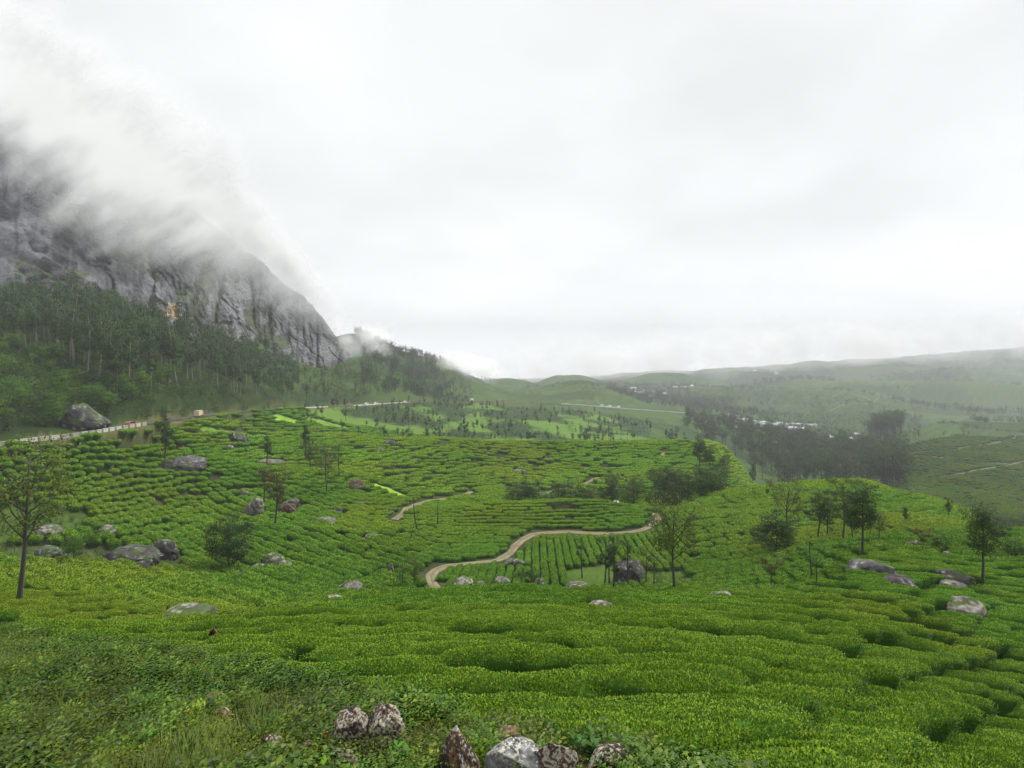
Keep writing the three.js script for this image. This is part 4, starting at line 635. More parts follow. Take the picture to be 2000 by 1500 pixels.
const thin = [[1180, 1142, 1040, 'leftmost thin trunk of the group in the grass hollow'], [1190, 1128, 1045, 'second thin trunk of the group in the grass hollow'], [1198, 1145, 1032, 'tallest thin trunk of the group in the grass hollow'], [1202, 1128, 1050, 'thin trunk close right of the tallest in the grass hollow'], [1137, 1118, 1046, 'thin tree alone left of the grass hollow'], [1225, 1136, 1040, 'thin tree in front of the big dark boulder'], [1262, 1140, 1062, 'thin reddish tree right of the big dark boulder'], [1278, 1134, 1075, 'short leafy tree between big dark boulder and the feathery tree']];
thin.forEach(([px, py, top, label], i) => tree('thin_tree', i > 5 ? 'brown' : 'slim', px, py, top, label, 20 + i, 0.6));
tree('umbrella_tree', 'umbrella', 1504, 1142, 1092, 'small umbrella shaped tree with a flat rusty crown', 30, 1);
tree('bare_tree', 'bare', 1593, 1152, 1085, 'forked pollarded trunk with almost no leaves in the near tea', 31, 0.4);
tree('bare_tree', 'bare', 1588, 1128, 1052, 'thin bent bare tree just behind the forked pollarded trunk', 32, 1, -0.08);
tree('shade_tree', 'tall', 1684, 1086, 942, 'tall dark full tree above the large rounded boulder', 33, 1.9);
tree('shade_tree', 'tall', 1918, 1132, 985, 'broad dark tree with a straight bare trunk near the right edge', 34, 1.9);
tree('shade_tree', 'airy', 1545, 1062, 940, 'tall open tree with rising limbs on the right knoll', 35, 0.9);
tree('shade_tree', 'tall', 1594, 1052, 955, 'dark tree with twin trunks behind the pollard on the right knoll', 36, 1.3);
tree('shade_tree', 'tall', 1616, 1050, 965, 'dark tree close right of the twin trunked one on the knoll', 37, 1.1);
tree('shade_tree', 'oak', 1645, 1050, 938, 'slim tall tree behind the full dark tree, left side', 38, 1);
tree('shade_tree', 'oak', 1668, 1050, 985, 'low leafy tree between slim tall tree and the full dark tree', 39, 1.2);
tree('shade_tree', 'oak', 1716, 1050, 1000, 'low leafy tree right of the full dark tree', 40, 1.2);
tree('slender_tree', 'slim', 1688, 985, 940, 'slender tree on the skyline of the right knoll above the full dark tree', 41, 1);
tree('slender_tree', 'slim', 1644, 975, 938, 'slender tree on the skyline of the right knoll, left one', 42, 1);
tree('round_tree', 'dark', 1512, 1076, 998, 'dense round tree on the left flank of the right knoll', 43, 1.6);
tree('round_tree', 'dark', 1478, 1058, 1022, 'low blue green tree left of the dense round one', 44, 1);
tree('round_tree', 'broad', 1542, 1070, 1025, 'low broad tree tucked right of the dense round one', 45, 1);
tree('dark_bush', 'dark', 1040, 1143, 1108, 'dark round bush below the terrace of grid-planted tea', 46, 1);
tree('dark_bush', 'dark', 1012, 1126, 1108, 'low dark bush left of the dark round bush below the terrace', 47, 0.7);
tree('dry_bush', 'umbrella', 1800, 1072, 1034, 'brown dry brushy shrub on the right knoll', 48, 1.2);
tree('dark_bush', 'dark', 1838, 1068, 1040, 'dark bush right of the brown dry shrub', 49, 1);
tree('shade_tree', 'slim', 1852, 1008, 968, 'small dark tree on the falling skyline of the right knoll', 50, 1.5);
tree('shade_tree', 'slim', 1770, 1020, 985, 'small dark tree in the tea above the brown dry shrub', 51, 1.5);
tree('dark_bush', 'dark', 1960, 1046, 1022, 'dark scrubby bush near the right edge below the far fields', 52, 1.2);
tree('dark_bush', 'dark', 1985, 1082, 1052, 'brown green shrub at the right edge', 53, 1.2);
tree('round_tree', 'broad', 145, 1092, 1040, 'bushy green tree among the broken rocks on the left slope', 54, 1.4);
tree('round_tree', 'broad', 180, 1060, 1032, 'smaller bushy green tree above the broken rocks on the left slope', 55, 1.2);
tree('wild_tree', 'dark', 1340, 1003, 925, 'big dark spreading tree at the head of the gully', 56, 1.5, 0, 166);
tree('wild_tree', 'dark', 1372, 1000, 945, 'dark round tree right of the big spreading one in the gully', 57, 1.3, 0, 160);
tree('wild_tree', 'brown', 1308, 1000, 955, 'brownish tree left of the big spreading one in the gully', 58, 1.4, 0, 166);
tree('wild_tree', 'tall', 1368, 945, 848, 'tallest dark tree of the clump behind the gully', 59, 1.7, 0, 215);
tree('wild_tree', 'tall', 1388, 945, 868, 'dark tree second in height in the clump behind the gully', 60, 1.5, 0, 218);
tree('wild_tree', 'oak', 1415, 945, 882, 'leafy lighter tree at the right of the clump behind the gully', 61, 1.5, 0, 222);
tree('wild_tree', 'dark', 1400, 950, 905, 'low round tree at the foot of the clump behind the gully', 62, 1.2, 0, 205);
tree('slender_tree', 'slim', 1472, 930, 898, 'small pointed tree at the tip of the bright tea slope', 63, 1.4, 0, 300);

// many trees of a kind: a few are grown, the rest are copies of them
function grove(name, kind, labelOf, category, group, spots, seed, variants, many, hs) {
  const protos = [];
  spots.forEach(([x, z, h], i) => {
    const label = typeof labelOf === 'string' ? labelOf : labelOf(pxOf(x, z), z, h);
    const v = i % variants, k = rng(seed + i), turn = k() * 6.283, y = groundAt(x, z) - 0.2;
    if (!protos[v]) { const t = thing(name, x, y, -z, turn, label, category, group), q = makeTree(Array.isArray(kind) ? kind[v % kind.length] : kind, hs, seed + v * 17, many); mesh('trunk', q.trunk, M.bark, t); mesh('crown', q.crown, M.matte, t); t.scale.setScalar(h / hs); protos[v] = t; } else { const s = h / hs; copy(protos[v], name, x, y, -z, turn, [s * (0.85 + k() * 0.4), s, s * (0.85 + k() * 0.4)], label); }
  });
}
const sprinkle = (n, seed, f) => { const r = rng(seed), out = []; for (let i = 0; i < n * 30 && out.length < n; i++) { const s = f(r); if (s) out.push(s); } return out; };
const u0 = (px, Z) => (px - 1000) / F * Z;
// the wood under the rock mountain
const slopeSpot = (p0, p1, f0, f1, h0, h1) => (r) => { const px = lerp(p0, p1, r()), a = roadZ(px) + 9, b = cliffFoot(px), z = lerp(a, b, lerp(f0, f1, r())); return [u0(px, z), z, lerp(h0, h1, r())]; };
grove('eucalyptus_tree', 'eucalyptus', (px, z, h) => `${h > 18 ? 'tall' : 'shorter'} slender eucalyptus ${z > lerp(roadZ(px), cliffFoot(px), 0.6) ? 'close under the cliff' : 'low on the slope'}, ${px < 150 ? 'above the roadside outcrop' : px < 300 ? 'below the tan cliff scar' : px < 450 ? 'behind the cream truck' : 'at the right end of the wood'}`, 'tree', 'eucalyptus trees of the wood under the mountain', sprinkle(290, 31, (r) => { const px = lerp(-60, 585, Math.pow(r(), 0.8)), f = lerp(lerp(0.6, 0.12, smoothstep(px, 60, 260)), 0.98, r()), s = slopeSpot(px, px, f, f, 13, 23)(r); s[2] *= 0.55 + 0.45 * Math.min(smoothstep(px, -120, 120), smoothstep(590 - px, 0, 130)); return s; }), 700, 6, 1, 20);
grove('broad_tree', 'broad', (px, z, h) => `${h > 7.5 ? 'larger' : 'smaller'} bushy bright green tree ${px < 60 ? 'left of the big roadside outcrop' : px < 210 ? 'around and above the big roadside outcrop' : 'right of the big roadside outcrop'}, ${z > roadZ(px) + 45 ? 'high on the slope' : 'near the road'}`, 'tree', 'bushy trees above the left end of the road', sprinkle(120, 32, slopeSpot(-120, 330, 0.0, 0.9, 5, 10)), 800, 6, 1, 8);
grove('slope_tree', ['tall', 'broad', 'slim'], (px, z, h) => `${h > 8 ? 'taller' : 'small'} scattered tree on the scrubby slope, ${px < 620 ? 'next to the eucalyptus wood' : 'towards the red earth bank'}`, 'tree', 'scattered trees right of the eucalyptus wood', sprinkle(60, 33, slopeSpot(540, 700, 0.05, 0.95, 5, 11)), 900, 6, 0.7, 9);
// gully between the tea knoll and the broad tea hill
grove('gully_tree', ['dark', 'oak', 'broad', 'young'], (px) => `wild tree of the shady gully ${px < 1120 ? 'behind the brown soil patch of the tea knoll' : px < 1250 ? 'behind the white stone on the tea knoll' : 'at the right end of the tea knoll'}`, 'tree', 'trees of the gully behind the tea knoll', sprinkle(90, 34, (r) => { const px = lerp(990, 1400, r()), z = lerp(154, 186, r()); return [u0(px, z), z, lerp(4, 8.5, r()) * (px > 1180 ? 1.15 : 0.8)]; }), 1000, 8, 0.9, 7);
// plantation on the valley floor
grove('plantation_tree', 'plantation', (px, z, h) => `${h > 6.3 ? 'taller' : 'small'} dark tree of the plantation ${px < 740 ? 'behind the bright grass strip' : px < 900 ? 'below the wooded hill' : px < 1080 ? 'in the middle of the valley floor' : 'at its thin right end'}, ${z > 450 ? 'far side' : 'near side'}`, 'tree', 'plantation trees on the valley floor', sprinkle(230, 35, (r) => { const px = lerp(560, 1245, r()), z = lerp(270, 640, Math.pow(r(), 0.85)); if (z > roadZ(px) - 14 || pyOf(groundAt(u0(px, z), z), z) > 866 - (px < 700 ? 20 : 0)) return null; if (fbm2(px / 50, z / 40, 2, 66) < -0.16) return null; return [u0(px, z), z, lerp(4, 8.5, r())]; }), 1100, 6, 1, 9);
grove('field_tree', 'plantation', 'lone small tree in the hazy tea fields below the far road', 'tree', 'lone trees below the far road', sprinkle(26, 36, (r) => { const px = lerp(1150, 1345, r()), z = lerp(330, 560, r()); return [u0(px, z), z, lerp(6, 11, r())]; }), 1200, 4, 1, 9);
// the wood on the right of the valley
const wz0 = lin([1340, 1400, 1500, 1600, 1760], [690, 540, 440, 385, 370]), wz1 = lin([1340, 1400, 1500, 1600, 1700, 1760], [800, 790, 720, 640, 560, 500]);
grove('forest_tree', ['tall', 'eucalyptus', 'dark', 'tall'], (px, z, h) => `${h > 21 ? 'tall' : 'lower'} dark tree of the hazy wood, ${px < 1450 ? 'at its narrow left end' : px < 1580 ? 'in front of the grey settlement' : px < 1690 ? 'right of the grey settlement' : 'at its open right edge'}, ${z > 540 ? 'far side' : 'near side'}`, 'tree', 'trees of the wood on the right of the valley', sprinkle(290, 37, (r) => { const px = lerp(1340, 1758, r()), z = lerp(wz0(px), wz1(px), r()); return [u0(px, z), z, lerp(15, 27, r()) * (px < 1420 ? 0.8 : 1)]; }), 1300, 8, 0.8, 22);
grove('hilltop_tree', 'tall', 'tree of the dense dark clump on the small hill right of the settlement', 'tree', 'trees of the dark clump right of the settlement', sprinkle(44, 38, (r) => { const px = lerp(1700, 1762, r()), z = lerp(640, 730, r()); return [u0(px, z), z, lerp(22, 30, r())]; }), 1400, 4, 0.8, 26);
grove('ridge_tree', 'dark', 'round dark tree on the crest of the far right tea hill', 'tree', 'trees on the crest of the far right tea hill', sprinkle(24, 39, (r) => { const px = lerp(1900, 2060, r()), z = lerp(655, 700, r()); return [u0(px, z), z, lerp(5, 9, r())]; }), 1500, 4, 0.6, 8);
grove('skyline_tree', 'plantation', 'tiny tree on the misty skyline of the wooded hill behind the mountain', 'tree', 'trees on the misty skyline behind the mountain', sprinkle(26, 40, (r) => { const px = lerp(700, 960, r()), z = lerp(800, 830, r()) + (px - 700) * 1.0; return [u0(px, z), z, lerp(7, 13, r())]; }), 1600, 4, 1, 10);
// far woods and scrub that read as one mass
function mass(name, label, category, kinds, spots, seed, many, hs) {
  const grp = tag(add(new THREE.Group(), name), label, category, null, 'stuff'), m = new THREE.Matrix4(), e = new THREE.Euler(), qn = new THREE.Quaternion(), col = new THREE.Color(), r = rng(seed);
  kinds.forEach((kind, v) => {
    const own = spots.filter((_, i) => i % kinds.length === v), q = makeTree(kind, hs, seed + v * 13, many);
    for (const [n, geo, mat] of [['trunks', q.trunk, M.bark], ['crowns', q.crown, M.matte]]) { const im = new THREE.InstancedMesh(geo, mat, own.length), k = rng(seed + v); own.forEach(([x, z, h], i) => { const s = h / hs, t = 0.8 + k() * 0.45; im.setMatrixAt(i, m.compose(V(x, groundAt(x, z) - 0.25 * h / 5, -z), qn.setFromEuler(e.set(0, k() * 6.283, 0)), V(s * (0.9 + k() * 0.3), s, s * (0.9 + k() * 0.3)))); im.setColorAt(i, col.setRGB(t, t, t)); }); im.userData.kind = 'stuff'; add(im, n, grp); }
  });
}
mass('shrubbery', 'dense green shrubs covering the slope between the road and the cliffs', 'shrubs', ['broad', 'dark', 'broad', 'young'], sprinkle(3600, 41, (r) => { const s = slopeSpot(-130, 700, 0, 1, 1.6, 4.2)(r), px = pxOf(s[0], s[1]); return fbm2(s[0] / 22, s[1] / 22, 3, 31) < (px > 560 ? 0.02 : -0.4) ? null : s; }), 1700, 0.35, 5);
mass('wooded_hill', 'hazy dark wood covering the hill behind the rock mountain', 'wood', ['tall', 'eucalyptus', 'dark'], sprinkle(1500, 42, (r) => { const px = lerp(690, 925, r()), z = lerp(roadZ(px) + 22, 640 + (px - 690) * 1.5 + 190, r()); if (px < 705 && z < 640) return null; const f = 0.3 + 0.7 * smoothstep(925 - px, 0, 70) * (0.6 + 0.4 * noise2(px / 9, z / 40, 3)); return r() < f ? [u0(px, z), z, lerp(7, 15, r()) * f] : null; }), 1800, 0.35, 14);
mass('far_woods', 'hazy bluish woods on the far hills', 'wood', ['dark', 'tall'], sprinkle(4200, 43, (r) => { const px = lerp(1080, 2080, r()), z = 1000 * Math.pow(3.6, r()); return fbm2(u0(px, z) / 300, z / 300, 4, 51) < 0.03 ? null : [u0(px, z), z, lerp(10, 18, r())]; }), 1900, 0.16, 14);
mass('valley_scrub', 'dark scrub and small trees on the valley floor around the settlement', 'scrub', ['dark', 'plantation', 'broad'], sprinkle(1500, 44, (r) => { const px = lerp(1340, 1800, r()), z = lerp(wz1(px), 1450, r()); return fbm2(u0(px, z) / 60, z / 90, 3, 58) < -0.08 ? null : [u0(px, z), z, lerp(4, 11, r())]; }), 2000, 0.3, 8);
mass('hollow_scrub', 'low scrub and rough growth among the rocks of the left slope and in the grass hollow', 'scrub', ['young', 'broad', 'dark'], sprinkle(260, 45, (r) => { const g = glades[[6, 7, 10, 11, 12][r() * 5 | 0]][0], x = g.x + (r() - 0.5) * 2 * g.rx, z = g.z + (r() - 0.5) * 2 * g.rz; return inside(g, x, z) && !onRock(x, z) ? [x, z, lerp(0.4, 1.3, r())] : null; }), 2100, 0.5, 2);
mass('plantation_scrub', 'low dark shrubs between the small trees of the valley floor', 'scrub', ['dark', 'broad', 'plantation'], sprinkle(1100, 46, (r) => { const px = lerp(540, 1260, r()), z = lerp(262, 640, r()); if (z > roadZ(px) - 10 || fbm2(u0(px, z) / 30, z / 60, 3, 61) > 0.16) return null; return [u0(px, z), z, lerp(1.2, 3.6, r())]; }), 2200, 0.35, 4);
mass('field_hedges', 'lines of small trees and hedges along the edges of the far fields', 'hedge', ['dark', 'plantation'], sprinkle(1500, 47, (r) => { const px = lerp(1000, 2080, r()), z = 480 * Math.pow(4.5, r()), x = u0(px, z); if (px < 1760 && z < 900) return null; const bx = x / 130 + fbm2(x / 160, z / 160, 2, 19) * 1.2, bz = z / 170 + fbm2(x / 160, z / 160, 2, 29) * 1.2; return Math.min(bx - Math.floor(bx), bz - Math.floor(bz)) < 0.05 && hash(Math.floor(bx), Math.floor(bz), 8) < 0.6 ? [x, z, lerp(2.5, 8, r() * r())] : null; }), 2300, 0.25, 6);

// ---------------------------------------------------------------- the road's walls, vehicles, houses, flags
const roadAt = (px) => { let i = 0; while (i < 259 && pxOf(roadOut[i + 1].x, roadOut[i + 1].z) < px) i++; const a = roadOut[i], b = roadOut[i + 1], t = (px - pxOf(a.x, a.z)) / (pxOf(b.x, b.z) - pxOf(a.x, a.z)); return { p: V().lerpVectors(a, b, t), s: roadSide[i], turn: Math.atan2(b.z - a.z, b.x - a.x) }; };
{ // painted parapet blocks along the outer edge
  const first = roadAt(-60), wall = thing('parapet_wall', first.p.x, first.p.y, -first.p.z, 0, 'row of whitewashed parapet blocks along the outer edge of the mountain road', 'parapet wall');
  const total = roadCurve.getLength(); let d = 0; const pts = roadCurve.getSpacedPoints(2600), r = rng(51), g = [0, 1, 2].map((v) => { const q = new Geo(), c = [[0.5, 0.49, 0.41], [0.42, 0.4, 0.32], [0.34, 0.33, 0.27]][v]; q.box(-0.8, -0.5, -0.2, 0.8, 0.72, 0.2, c); q.box(-0.84, 0.72, -0.24, 0.84, 0.82, 0.24, c.map((k) => k * 0.92)); return q.build(); });
  const step = total / 2600, every = Math.round(2.15 / step); let n = 0;
  for (let i = 0; i < 2600; i += every) { const a = pts[i], b = pts[Math.min(2600, i + 1)], px = pxOf(a.x, a.z); if (px < -60 || px > 285) continue; const m = mesh('block', g[r() * 2.99 | 0], M.paint, wall); m.position.set(a.x - first.p.x, a.y - first.p.y, -(a.z - first.p.z)); m.rotation.y = Math.atan2(b.z - a.z, b.x - a.x); n++; }
  const f2 = new Geo(); for (let i = 0; i < 2600; i += 4) { const a = pts[i], b = pts[i + 4], px = pxOf(a.x, a.z); if (px < -60 || px > 285 || !b) continue; const l = f2.p.length / 3; for (const [q, y] of [[a, -0.6], [a, 0.14], [b, 0.14], [b, -0.6]]) f2.v(q.x - first.p.x - 0.12, q.y - first.p.y + y, -(q.z - first.p.z) + 0.26, 0, 0, 1, 0.42, 0.4, 0.3); f2.tri(l, l + 2, l + 1); f2.tri(l, l + 3, l + 2); }
  mesh('kerb', f2.build(), M.paint, wall);
}
function roadWall(name, p0, p1, h0, h1, thick, color, label, category, n = 40) { // a wall that follows the road's edge between two columns
  const a = roadAt(p0), t = thing(name, a.p.x, a.p.y, -a.p.z, 0, label, category), g = new Geo(), rows = [];
  for (let i = 0; i <= n; i++) { const q = roadAt(lerp(p0, p1, i / n)), o = V(q.p.x - a.p.x, q.p.y - a.p.y, -(q.p.z - a.p.z)), k = thick; rows.push([o, V(-q.s.x, 0, q.s.z)]); }
  for (let i = 0; i < n; i++) { const [p, u] = rows[i], [q, w] = rows[i + 1], c = (i2, y) => color.map((v) => v * (0.85 + 0.3 * hash(i2, y, 3))); for (let y = 0; y < 6; y++) { const y0 = lerp(h0, h1, y / 6), y1 = lerp(h0, h1, (y + 1) / 6), o = thick * 0.02, l = [g.v(p.x + u.x * 0.3, p.y + y0, p.z + u.z * 0.3, u.x, 0, u.z, ...c(i, y)), g.v(q.x + w.x * 0.3, q.y + y0, q.z + w.z * 0.3, w.x, 0, w.z, ...c(i, y)), g.v(q.x + w.x * 0.3, q.y + y1, q.z + w.z * 0.3, w.x, 0, w.z, ...c(i, y)), g.v(p.x + u.x * 0.3, p.y + y1, p.z + u.z * 0.3, u.x, 0, u.z, ...c(i, y))]; g.tri(l[0], l[1], l[2]); g.tri(l[0], l[2], l[3]); }
    const l = [[p, u, 0.3], [q, w, 0.3], [q, w, 0.3 - thick], [p, u, 0.3 - thick]].map(([b, e, k]) => g.v(b.x + e.x * k, b.y + h1, b.z + e.z * k, 0, 1, 0, ...color)); g.tri(l[0], l[1], l[2]); g.tri(l[0], l[2], l[3]); }
  mesh('wall', g.build(), M.paint, t); return t;
}
roadWall('retaining_wall', -60, 205, -3.4, -0.5, 0.5, [0.11, 0.11, 0.095], 'grey retaining wall under the parapet at the left end of the road', 'retaining wall');
roadWall('roadside_wall', 540, 556, -0.6, 0.9, 0.5, [0.5, 0.48, 0.4], 'short pale wall on the far bend left of the plantation', 'roadside wall', 6);
roadWall('roadside_wall', 556, 640, -0.8, 0.45, 0.5, [0.5, 0.5, 0.42], 'thin pale roadside wall behind the bright grass strip', 'roadside wall', 14);
roadWall('roadside_wall', 690, 800, -0.6, 0.6, 0.5, [0.55, 0.55, 0.5], 'pale roadside wall below the red earth bank', 'roadside wall', 14);
roadWall('roadside_wall', 1095, 1345, -0.6, 0.75, 0.6, [0.6, 0.6, 0.57], 'long white wall along the far road in the middle of the valley', 'roadside wall', 30);
function pier(px, w, h, color, label, seed) {
  const a = roadAt(px), t = thing('bridge_pier', a.p.x - a.s.x * 0.5, a.p.y, -(a.p.z - a.s.z * 0.5), a.turn, label, 'pier'), n = 8;
  for (let i = 0; i < n; i++) { const g = new Geo(), k = 0.75 + 0.5 * hash(i, seed, 1); g.box(-w / 2 + w * i / n + 0.015, -h - (i % 3) * 0.2, -0.5, -w / 2 + w * (i + 1) / n - 0.015, -0.55, 0.5 + 0.12 * hash(i, seed, 2), color.map((c) => c * k)); mesh('pillar_course', g.build(), M.paint, t); }
}
pier(268, 3.1, 5.2, [0.42, 0.31, 0.17], 'tan streaked pier under the road left of the conical tree', 1);
pier(14, 2.9, 5.2, [0.13, 0.1, 0.07], 'dark brown pier under the road at the left edge', 2);
// a rock slope netted with red earth beside the road
// vehicles
const wheelGeo = (() => { const g = new THREE.CylinderGeometry(0.33, 0.33, 0.22, 18); g.rotateX(Math.PI / 2); return g; })();
function vehicle(name, px, label, category, color, truck = false, lane = 0.35, size = 1) {
  const q = roadAt(px), t = thing(name, q.p.x + q.s.x * ROADW * lane, q.p.y + 0.06, -(q.p.z + q.s.z * ROADW * lane), q.turn, label, category); t.scale.setScalar(size);
  const side = (pts, w, bev) => { const s = new THREE.Shape(pts.map(([x, y]) => new THREE.Vector2(x, y))), g = new THREE.ExtrudeGeometry(s, { depth: w - 2 * bev, bevelEnabled: true, bevelSize: bev, bevelThickness: bev, bevelSegments: 2 }); g.translate(0, 0, -(w - 2 * bev) / 2); return g; }, paint = (c) => new THREE.MeshPhysicalMaterial({ color: new THREE.Color().setRGB(...c), roughness: 0.4, clearcoat: 0.4 });
  const m = paint(color);
  if (truck) { mesh('body', side([[-3, 0.7], [1.1, 0.7], [1.1, 2.9], [-3, 2.9]], 2.2, 0.06), m, t); mesh('cab', side([[1.2, 0.6], [2.9, 0.6], [2.95, 1.5], [2.6, 2.5], [1.2, 2.5]], 2.1, 0.08), paint([0.55, 0.2, 0.05]), t); mesh('windscreen', side([[2.2, 1.55], [2.96, 1.55], [2.7, 2.3], [2.2, 2.3]], 1.8, 0.02), M.glass, t); }
  else { mesh('body', side([[-2, 0.35], [2, 0.35], [2.05, 0.75], [1.1, 0.95], [0.5, 1.42], [-1.2, 1.45], [-1.9, 0.95]], 1.7, 0.08), m, t); mesh('window', side([[0.95, 0.95], [0.45, 1.36], [-1.12, 1.38], [-1.6, 0.97]], 1.74, 0.02), M.glass, t); }
  for (const x of truck ? [-2, 2] : [-1.25, 1.3]) for (const z of [-1, 1]) { const w = mesh('wheel', wheelGeo, M.rubber, t); w.position.set(x, 0.33, z * (truck ? 0.95 : 0.78)); if (truck) w.scale.setScalar(1.35); }
}
vehicle('parked_truck', 402, 'cream truck with an orange cab on the road below the eucalyptus wood', 'truck', [0.62, 0.52, 0.36], true, 0.35, 0.72);
vehicle('car', 274, 'orange red car on the road above the tan pier', 'car', [0.3, 0.1, 0.05], false, 0.4, 0.8);
vehicle('car', 721, 'white car on the road below the red earth bank, left of two', 'car', [0.78, 0.78, 0.78]);
vehicle('car', 739, 'white car on the road below the red earth bank, right of two', 'car', [0.78, 0.78, 0.78]);
vehicle('car', 796, 'small white car alone on the road under the wooded hill', 'car', [0.75, 0.75, 0.75]);
vehicle('van', 925, 'white van on the road at the right end of the wooded hill', 'van', [0.8, 0.8, 0.8], true);
vehicle('car', 985, 'red car on the far road between pale walls', 'car', [0.45, 0.04, 0.03]);
[1178, 1183, 1189, 1194, 1199, 1205, 1211].forEach((px, i) => vehicle(i % 3 ? 'car' : 'van', px, ['white van leading the line of vehicles on the far white-walled road', 'white car second in the line on the far white-walled road', 'white car third in the line on the far white-walled road', 'white van in the middle of the line on the far white-walled road', 'white car fifth in the line on the far white-walled road', 'white car sixth in the line on the far white-walled road', 'white van at the right end of the line on the far white-walled road'][i], i % 3 ? 'car' : 'van', [0.8, 0.8, 0.8], i % 3 === 0, 0.3));
// red earth bank and pale wall pieces where the road is cut into the hill
// houses
function house(px, Z, w, d, h, turn, roof, wall, label, name = 'house', group) {
  const x = u0(px, Z), y = groundAt(x, Z), t = thing(name, x, y, -Z, turn, label, name === 'house' ? 'house' : 'row house', group), g = new Geo(); g.box(-w / 2, -2, -d / 2, w / 2, h, d / 2, wall); mesh('wall', g.build(), M.paint, t);
  const s = new THREE.Shape([[-d / 2 - 0.5, 0], [d / 2 + 0.5, 0], [0, d * 0.32]].map((q) => new THREE.Vector2(...q))), e = new THREE.ExtrudeGeometry(s, { depth: w + 0.8, bevelEnabled: false }); e.translate(0, h + 0.01, -(w + 0.8) / 2); e.rotateY(Math.PI / 2);
  mesh('roof', e, new THREE.MeshStandardMaterial({ color: new THREE.Color().setRGB(...roof), roughness: 0.6 }), t);
  for (let i = 0; i < Math.max(2, Math.floor(w / 5)); i++) { const q = new Geo(), n = Math.max(2, Math.floor(w / 5)), X = (i + 0.5) / n * w - w / 2; q.box(X - 0.7, 1, d / 2 + 0.003, X + 0.7, 2.2, d / 2 + 0.06, [0.03, 0.035, 0.04]); mesh('window', q.build(), M.paint, t); }
}
{
  const r = rng(61), tin = [[0.36, 0.39, 0.42], [0.24, 0.26, 0.3], [0.5, 0.52, 0.54]];
  [[1452, 860], [1472, 862], [1487, 866], [1500, 868], [1513, 864], [1526, 868], [1540, 870], [1478, 836], [1497, 838], [1516, 836], [1533, 838], [1556, 868], [1571, 866], [1585, 870], [1561, 800], [1548, 802], [1438, 880], [1429, 884]].forEach(([px, Z], i) => house(px, Z, 8 + r() * 4.5, 6, 3, -0.1 + (r() - 0.5) * 0.1, tin[i % 3], [0.62, 0.62, 0.6], 'tin roofed row house of the grey settlement behind the hazy wood', 'row_house', 'row houses of the grey settlement'));
  [[1617, 720], [1622, 700], [1512, 640], [1658, 690], [1672, 740]].forEach(([px, Z], i) => house(px, Z, 6, 5, 2.8, r() * 0.6, tin[i % 3], [0.66, 0.62, 0.5], ['small white house alone among dark trees right of the settlement', 'small white house just below another right of the settlement', 'white hut glimpsed inside the hazy wood', 'pale house among reddish trees left of the dark clump', 'small pale house nearest the dark clump on the hill'][i]));
  [[1228, 1480], [1240, 1500], [1250, 1490], [1262, 1510], [1272, 1530], [1296, 1420], [1236, 1560], [1350, 1520], [1335, 1600], [1318, 1580]].forEach(([px, Z], i) => house(px, Z, 9 + r() * 8, 8, 4, r() * 0.8, i % 4 ? [0.45, 0.46, 0.47] : [0.34, 0.22, 0.17], [0.48, 0.46, 0.42], 'small house of the far hazy village above the far road', 'house', 'houses of the far hazy village'));
  [[1524, 2250], [1516, 2500], [1475, 2600]].forEach(([px, Z], i) => house(px, Z, 14, 10, 5, 0.2, [0.45, 0.46, 0.48], [0.5, 0.5, 0.48], ['white house standing alone high on the far hillside', 'faint white house above another on the far hillside', 'faint long roof at the foot of the misty ridge'][i]));
}
// marker flags in the tea
function flag(px, py, h, lean, parts, label) {
  const p = at(px, py), t = thing('marker_flag', p.x, p.y, -p.z, 0, label, 'flag'), g = new Geo(), s = p.z / F; h = h * s + 0.5; const top = [lean * h, h, 0];
  g.limb([[0, -0.1, 0, 0.018], [top[0] * 0.5, h * 0.5, 0, 0.016], [top[0], top[1], 0, 0.013]], 6, [0.025, 0.022, 0.02]); mesh('stick', g.build(), M.bark, t);
  for (const [pts, c] of parts) { const q = new Geo(), z = 0.02; const f = pts.map(([x, y], i) => q.v(top[0] + x, h + y, z + 0.03 * Math.sin(i * 2 + x * 9), 0.2, 0.4, 0.9, ...c)); for (let i = 1; i < f.length - 1; i++) q.tri(f[0], f[i], f[i + 1]); const b = pts.map(([x, y], i) => q.v(top[0] + x, h + y, -0.01 + 0.03 * Math.sin(i * 2 + x * 9), -0.2, 0.4, -0.9, ...c)); for (let i = 1; i < b.length - 1; i++) q.tri(b[0], b[i + 1], b[i]); mesh('cloth', q.build(), M.matte, t); }
}
flag(397, 1246, 22, 0.3, [[[[-0.1, -0.02], [0.04, 0.22], [0.14, 0.3], [0.06, 0.02]], [0.4, 0.02, 0.04]], [[[0.065, 0.02], [0.145, 0.3], [0.24, 0.16], [0.2, 0.05]], [0.75, 0.55, 0.52]]], 'small dark red and white flag on a leaning stick at the brow');
flag(1620, 1500, 42, 0.05, [[[[0, 0], [0.1, -0.05], [0.17, -0.2], [0.14, -0.24], [0.05, -0.12]], [0.42, 0.27, 0.08]]], 'thin stake with a drooping ochre leaf-like flag near the lower edge');
